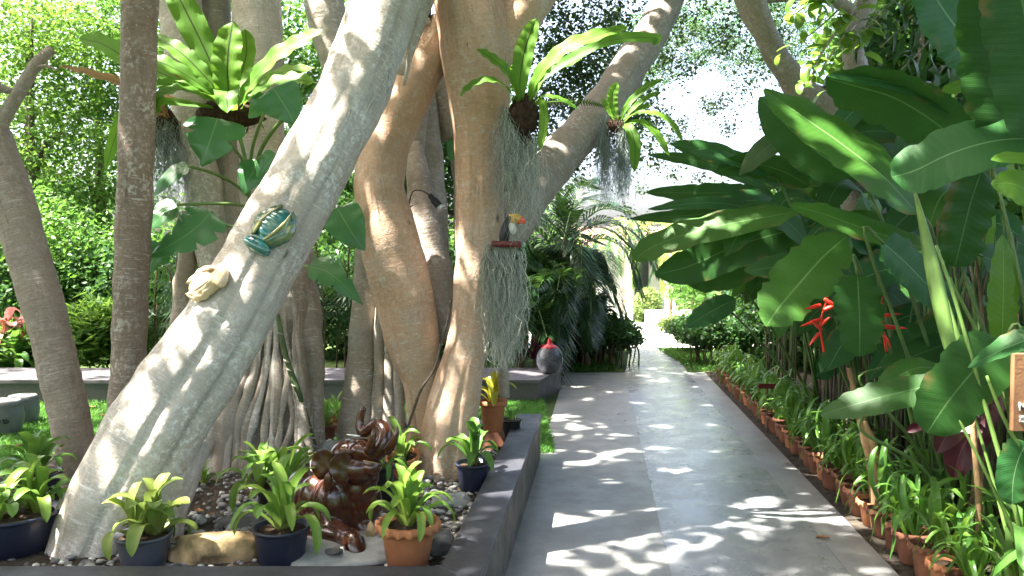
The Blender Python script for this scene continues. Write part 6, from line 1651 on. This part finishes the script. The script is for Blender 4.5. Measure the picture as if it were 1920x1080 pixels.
for dx in (-12, 6):
    b = MB(); b.ball(P(960 + dx, 481, Yt - .01), (k_ * 7, k_ * 6, k_ * 6), 12, 8); b.build('hanger_knob', MT['black'], t)
b = MB(); b.tube([P(950, 200, 4.72), P(946, 330, 4.66), P(948, 450, Yt + .01)], .002, 5, 12); b.build('hanging_wire', MT['cable'], t)

# ------------------------------------------------------------------ lamps and cables
def spot(label, a, e, r, Y, cable):
    t = thing('spot_lamp', label, 'lamp', P(a[0], a[1], Y))
    A_, E_ = P(a[0], a[1], Y), P(e[0], e[1], Y - .04)
    d = (E_ - A_)
    q_ = m(r, Y)
    b = MB(); b.tube([A_, A_ + d * .3, A_ + d * .32, A_ + d * .8], [q_ * .62, q_ * .7, q_ * .9, q_ * .95], 16, 14); hs_ = b.build('housing', MT['black'], t)
    b = MB(); b.tube([A_ + d * .78, A_ + d * .84, A_ + d * 1.0], [q_ * 1.0, q_ * 1.2, q_ * 1.1], 16, 8); b.build('lens', MT['lens'], hs_)
    b = MB(); b.tube([P(*c) for c in cable], .004, 6, 24); b.build('cable', MT['cable'], t)
    return t
spot('black spot lamp with silver lens strapped to the inner limb, its cable looping above', (806, 366), (830, 394), 8, 5.05, [(806, 366, 5.05), (792, 358, 5.05), (776, 358, 5.06), (769, 372, 5.08), (768, 388, 5.1), (774, 385, 5.15)])
spot('black downward spot lamp wedged between the tops of the trunks', (800, -8), (795, 50), 12, 5.0, [(800, -8, 5.0), (806, -40, 5.0), (812, -80, 5.0)])
t = thing('flood_lamp', 'small square flood lamp with black frame in the fork of the tree', 'lamp', P(1565, 155, 7.05))
k_ = m(1, 7.05)
b = MB(); b.box(P(1563, 158, 7.05), (k_ * 34, .06, k_ * 24), Matrix.Rotation(.35, 3, 'Y')); b.build('housing', MT['black'], t, False)
b = MB(); b.box(P(1561, 158, 7.012), (k_ * 24, .02, k_ * 15), Matrix.Rotation(.35, 3, 'Y')); b.build('lens', MT['lens'], t, False)
b = MB(); b.tube([P(1585, 172, 7.08), P(1590, 160, 7.1), P(1578, 146, 7.08)], .008, 6, 8); b.build('bracket', MT['black'], t)

# ------------------------------------------------------------------ jar on the bench
t = thing('lidded_jar', 'round speckled grey jar with pointed red lid on the bench wall end', 'jar', (X(1031, 9.3), 9.3, .25))
k_ = m(1, 9.3)
b = MB(); b.lathe([(k_ * 14, 0), (k_ * 17, .01), (k_ * 24, k_ * 14), (k_ * 26, k_ * 26), (k_ * 23, k_ * 38), (k_ * 17, k_ * 46), (k_ * 16, k_ * 48), (.001, k_ * 48)], 32); put('body', b.mesh('body', MT['jar']), t)
b = MB(); b.lathe([(k_ * 16, k_ * 46), (k_ * 16.5, k_ * 48), (k_ * 12, k_ * 51), (k_ * 6, k_ * 54), (k_ * 4, k_ * 58), (k_ * 4.5, k_ * 61), (k_ * 2, k_ * 65), (.001, k_ * 66)], 24); put('lid', b.mesh('lid', MT['redlid']), t)

# ------------------------------------------------------------------ barrel stools on the lawn
def stool(label, x, y, r, h, seal):
    t = thing('garden_stool', label, 'stool', (x, y, 0), 'barrel stools on the lawn')
    pr = [(r * .78, 0), (r * .80, .006), (r * .90, h * .18), (r * .99, h * .42), (r, h * .55), (r * .96, h * .75), (r * .90, h * .88), (r * .91, h * .90), (r * .89, h * .925), (r * .86, h * .97), (r * .82, h), (.001, h * 1.005)]
    b = MB(); b.lathe(pr, 36); put('body', b.mesh('body', MT['stool']), t)
    b = MB()
    for row, rr_ in ((.87, .915), (.12, .875)):
        for j in range(26):
            a = 6.283 * j / 26; b.ball((r * rr_ * math.cos(a), r * rr_ * math.sin(a), h * row), r * .035, 6, 4)
    put('studs', b.mesh('stud', MT['stool']), t)['kind'] = 'stuff'
    if seal:
        for pts in ([(-30, .50), (-18, .50), (-12, .46), (-20, .42), (-28, .44)], [(-6, .52), (2, .48), (-2, .42)], [(8, .52), (14, .47), (18, .52)], [(10, .42), (18, .40), (24, .44)]):
            W3 = []
            for a, z_ in pts:
                an = math.radians(-90 + a + 25); rad_ = r * 1.0 + .002
                W3.append((rad_ * math.cos(an), rad_ * math.sin(an), h * z_))
            b = MB(); b.tube(W3, .007, 6, 10); put('emblem', b.mesh('emblem', MT['black']), t)
    return t
stool('grey barrel garden stool with dark emblem, cut by the picture edge', X(-2, 7.15), 7.15, m(37, 7.15), .305, True)
stool('grey barrel garden stool with plain side, tucked behind the one with the emblem', X(38, 7.6), 7.6, m(28, 7.6), .275, False)

# ------------------------------------------------------------------ red cordylines and a border behind the bench
for k, (px, Y, h, lab) in enumerate([(10, 10.4, .55, 'pink and red cordyline tuft at the far left behind the bench'), (48, 10.7, .62, 'red-topped cordyline next to the slim leaning trunk'), (-20, 10.3, .3, 'low reddish cordyline at the picture edge behind the bench'), (75, 10.6, .66, 'small pinkish cordyline just left of the slim trunk'), (28, 10.2, .25, 'cordyline with mixed red and green leaves above the bench wall')]):
    t = thing('cordyline', lab, 'plant', (X(px, Y), Y, 0), 'cordylines behind the bench')
    b = MB(); b.tube([(0, 0, -.03), (.02, 0, h * .6), (0, 0, h + .06)], .014, 6); put('stem', b.mesh('stem', MT['stem_brown']), t)
    rosette(t, (0, 0, h), 18, .36, 'brom', 'red_leaf' if k != 4 else 'brom_dark', 500 + k, .0, 1.6, 1.5)
t = thing('cordyline', 'dark spiky cordyline beside the lidded jar', 'plant', (X(1000, 9.9), 9.95, 0))
b = MB(); b.tube([(0, 0, -.03), (.01, 0, .35)], .014, 6); put('stem', b.mesh('stem', MT['stem_brown']), t)
rosette(t, (0, 0, .33), 14, .34, 'brom', 'maroon', 520, .0, 1.4, .9)

# ------------------------------------------------------------------ leafy twigs at the upper right
LV = {}
def twig_leaf(kind, mat, v):
    if (kind, mat, v) in LV: return LV[(kind, mat, v)]
    b = MB()
    if kind == 'ovate': leaf_geo(b, [(0, 0, 0), (.35, 0, .05), (.75, 0, .02 - .08 * v), (1.0, 0, -.10 - .12 * v)], .25, 'heli', N=(0, 0, 1), fold=.2, ns=8, nc=4, wave=.03, seed=v)
    else: leaf_geo(b, [(0, 0, 0), (.35, 0, .05), (.75, 0, -.05 - .12 * v), (1.0, 0, -.26 - .2 * v)], .10, 'taper', N=(0, 0, 1), fold=.2, ns=8, nc=2, wave=.02, seed=v)
    LV[(kind, mat, v)] = b.mesh('leaf', MT[mat]); return LV[(kind, mat, v)]
def twigs(name, label, kind, mat, paths, per, L, seed, jit=.05):
    t = thing(name, label, 'branch', P(*paths[0][0]))
    rr = random.Random(seed)
    for pa in paths:
        W3 = [P(*a) for a in pa]
        b = MB(); b.tube(W3, [.012, .008, .004], 6, 14, bump=.004); b.build('twig', MT['bark_limb'], t)
        sp = crspline([tuple(p) for p in W3], 40)
        for k in range(per):
            i = rr.randrange(6, 40)
            p = Vector(sp[i]) - t.location + Vector((rr.gauss(0, jit), rr.gauss(0, jit), rr.gauss(0, jit)))
            M = Matrix.Translation(p) @ Matrix.Rotation(rr.random() * 6.28, 4, 'Z') @ Matrix.Rotation(rr.uniform(-.3, 1.1), 4, 'Y') @ Matrix.Rotation(rr.uniform(-.6, .6), 4, 'X') @ Matrix.Scale(L * rr.uniform(.7, 1.25), 4)
            put('leaf', twig_leaf(kind, mat, rr.randrange(3)), t, M)
    return t
MT['twigleaf'] = m_leaf('twig_leaf', (.055, .16, .03), (.11, .24, .04), .45, (.35, .55, .07), .35, .5, 0, (.14, .26, .08), .06, perobj=.6)
MT['lance'] = m_leaf('lance_leaf', (.02, .07, .022), (.035, .10, .03), .3, (.12, .28, .05), .35, .5, 0, (.08, .16, .05), .06, perobj=.6)
Yb = 6.2
twigs('leafy_branch', 'branch of pale oval leaves hanging before the curved grey limb', 'ovate', 'twigleaf', [
    [(1620, -40, Yb), (1560, 30, Yb), (1500, 80, Yb)], [(1640, -20, Yb), (1580, 70, Yb), (1540, 130, Yb)], [(1560, -40, Yb), (1510, 10, Yb), (1470, 40, Yb)],
    [(1650, 20, Yb), (1600, 90, Yb), (1580, 150, Yb)], [(1600, 20, Yb), (1540, 100, Yb), (1515, 170, Yb)]], 17, .135, 601, .06)
twigs('leafy_branch', 'branch of narrow dark drooping leaves above the folded big leaf', 'lance', 'lance', [
    [(1760, -30, 6.6), (1700, 40, 6.6), (1650, 90, 6.6)], [(1800, 0, 6.7), (1730, 90, 6.6), (1680, 140, 6.6)], [(1830, 60, 6.7), (1780, 110, 6.6), (1730, 190, 6.6)],
    [(1850, 80, 6.8), (1810, 130, 6.7), (1790, 190, 6.7)], [(1720, -40, 6.7), (1660, 20, 6.7), (1620, 70, 6.7)], [(1900, 80, 6.9), (1840, 150, 6.8), (1830, 200, 6.8)]], 22, .26, 602, .07)

# ------------------------------------------------------------------ fallen leaves and twigs
DL = MB(); leaf_geo(DL, [(-.5, 0, 0), (-.2, 0, .06), (.2, 0, .05), (.5, 0, .10)], .24, 'heli', N=(0, 0, 1), fold=.2, curl=-.3, wave=.1, ns=8, nc=4)
DLM = DL.mesh('fallen_leaf', MT['deadleaf'])
rr = random.Random(900)
def fallen(label, x, y, z, s, group=None):
    o = put('fallen_leaf', DLM, None, Matrix.Translation((x, y, z)) @ Matrix.Rotation(rr.random() * 6.28, 4, 'Z') @ Matrix.Rotation(rr.uniform(-.15, .15), 4, 'X') @ Matrix.Scale(s, 4))
    tagp(o, label, 'leaf', group)
q_ = G(1543, 1010, .004); fallen('curled brown leaf lying alone on the bare path near the pots', q_.x, q_.y, .004, .08)
q_ = G(1480, 870, .004); fallen('small dark leaf on the path against the pot row', q_.x - .02, q_.y, .004, .05)
q_ = G(35, 840, .03); fallen('dry curled leaf on the lawn in front of the stools', q_.x, q_.y, .035, .12)
for (px, py, s, lb) in ((170, 765, .10, 'orange fallen leaf on the lawn beside the slim trunk'), (195, 780, .09, 'yellow fallen leaf on the lawn beside the straight trunk')):
    q_ = G(px, py, .03); fallen(lb, q_.x, q_.y, .03, s)
for k in range(26):
    y = rr.uniform(3.2, 5.8); x = rr.uniform(-1.9, xi(y) - .05)
    fallen('dry brown leaf fallen among the pebbles of the bed', x, y, bedz(x, y) + .02, rr.uniform(.03, .07), 'dry leaves in the bed')
for k in range(48):
    y = rr.uniform(3.6, 10.5); x = -.3 + DX * y + rr.random() * 1.7
    fallen('tiny dry leaf scrap on the concrete path', x, y, .004, rr.uniform(.012, .03), 'leaf scraps on the path')
t = None
b = MB(); b.tube([P(395, 975, 4.1), P(430, 966, 4.1), P(462, 962, 4.1)], [.008, .009, .006], 7, 10, bump=.003)
o = b.build('fallen_stick', MT['post']); o.location.z += 0; tagp(o, 'orange-brown stick lying on the pebbles behind the navy pot', 'stick')
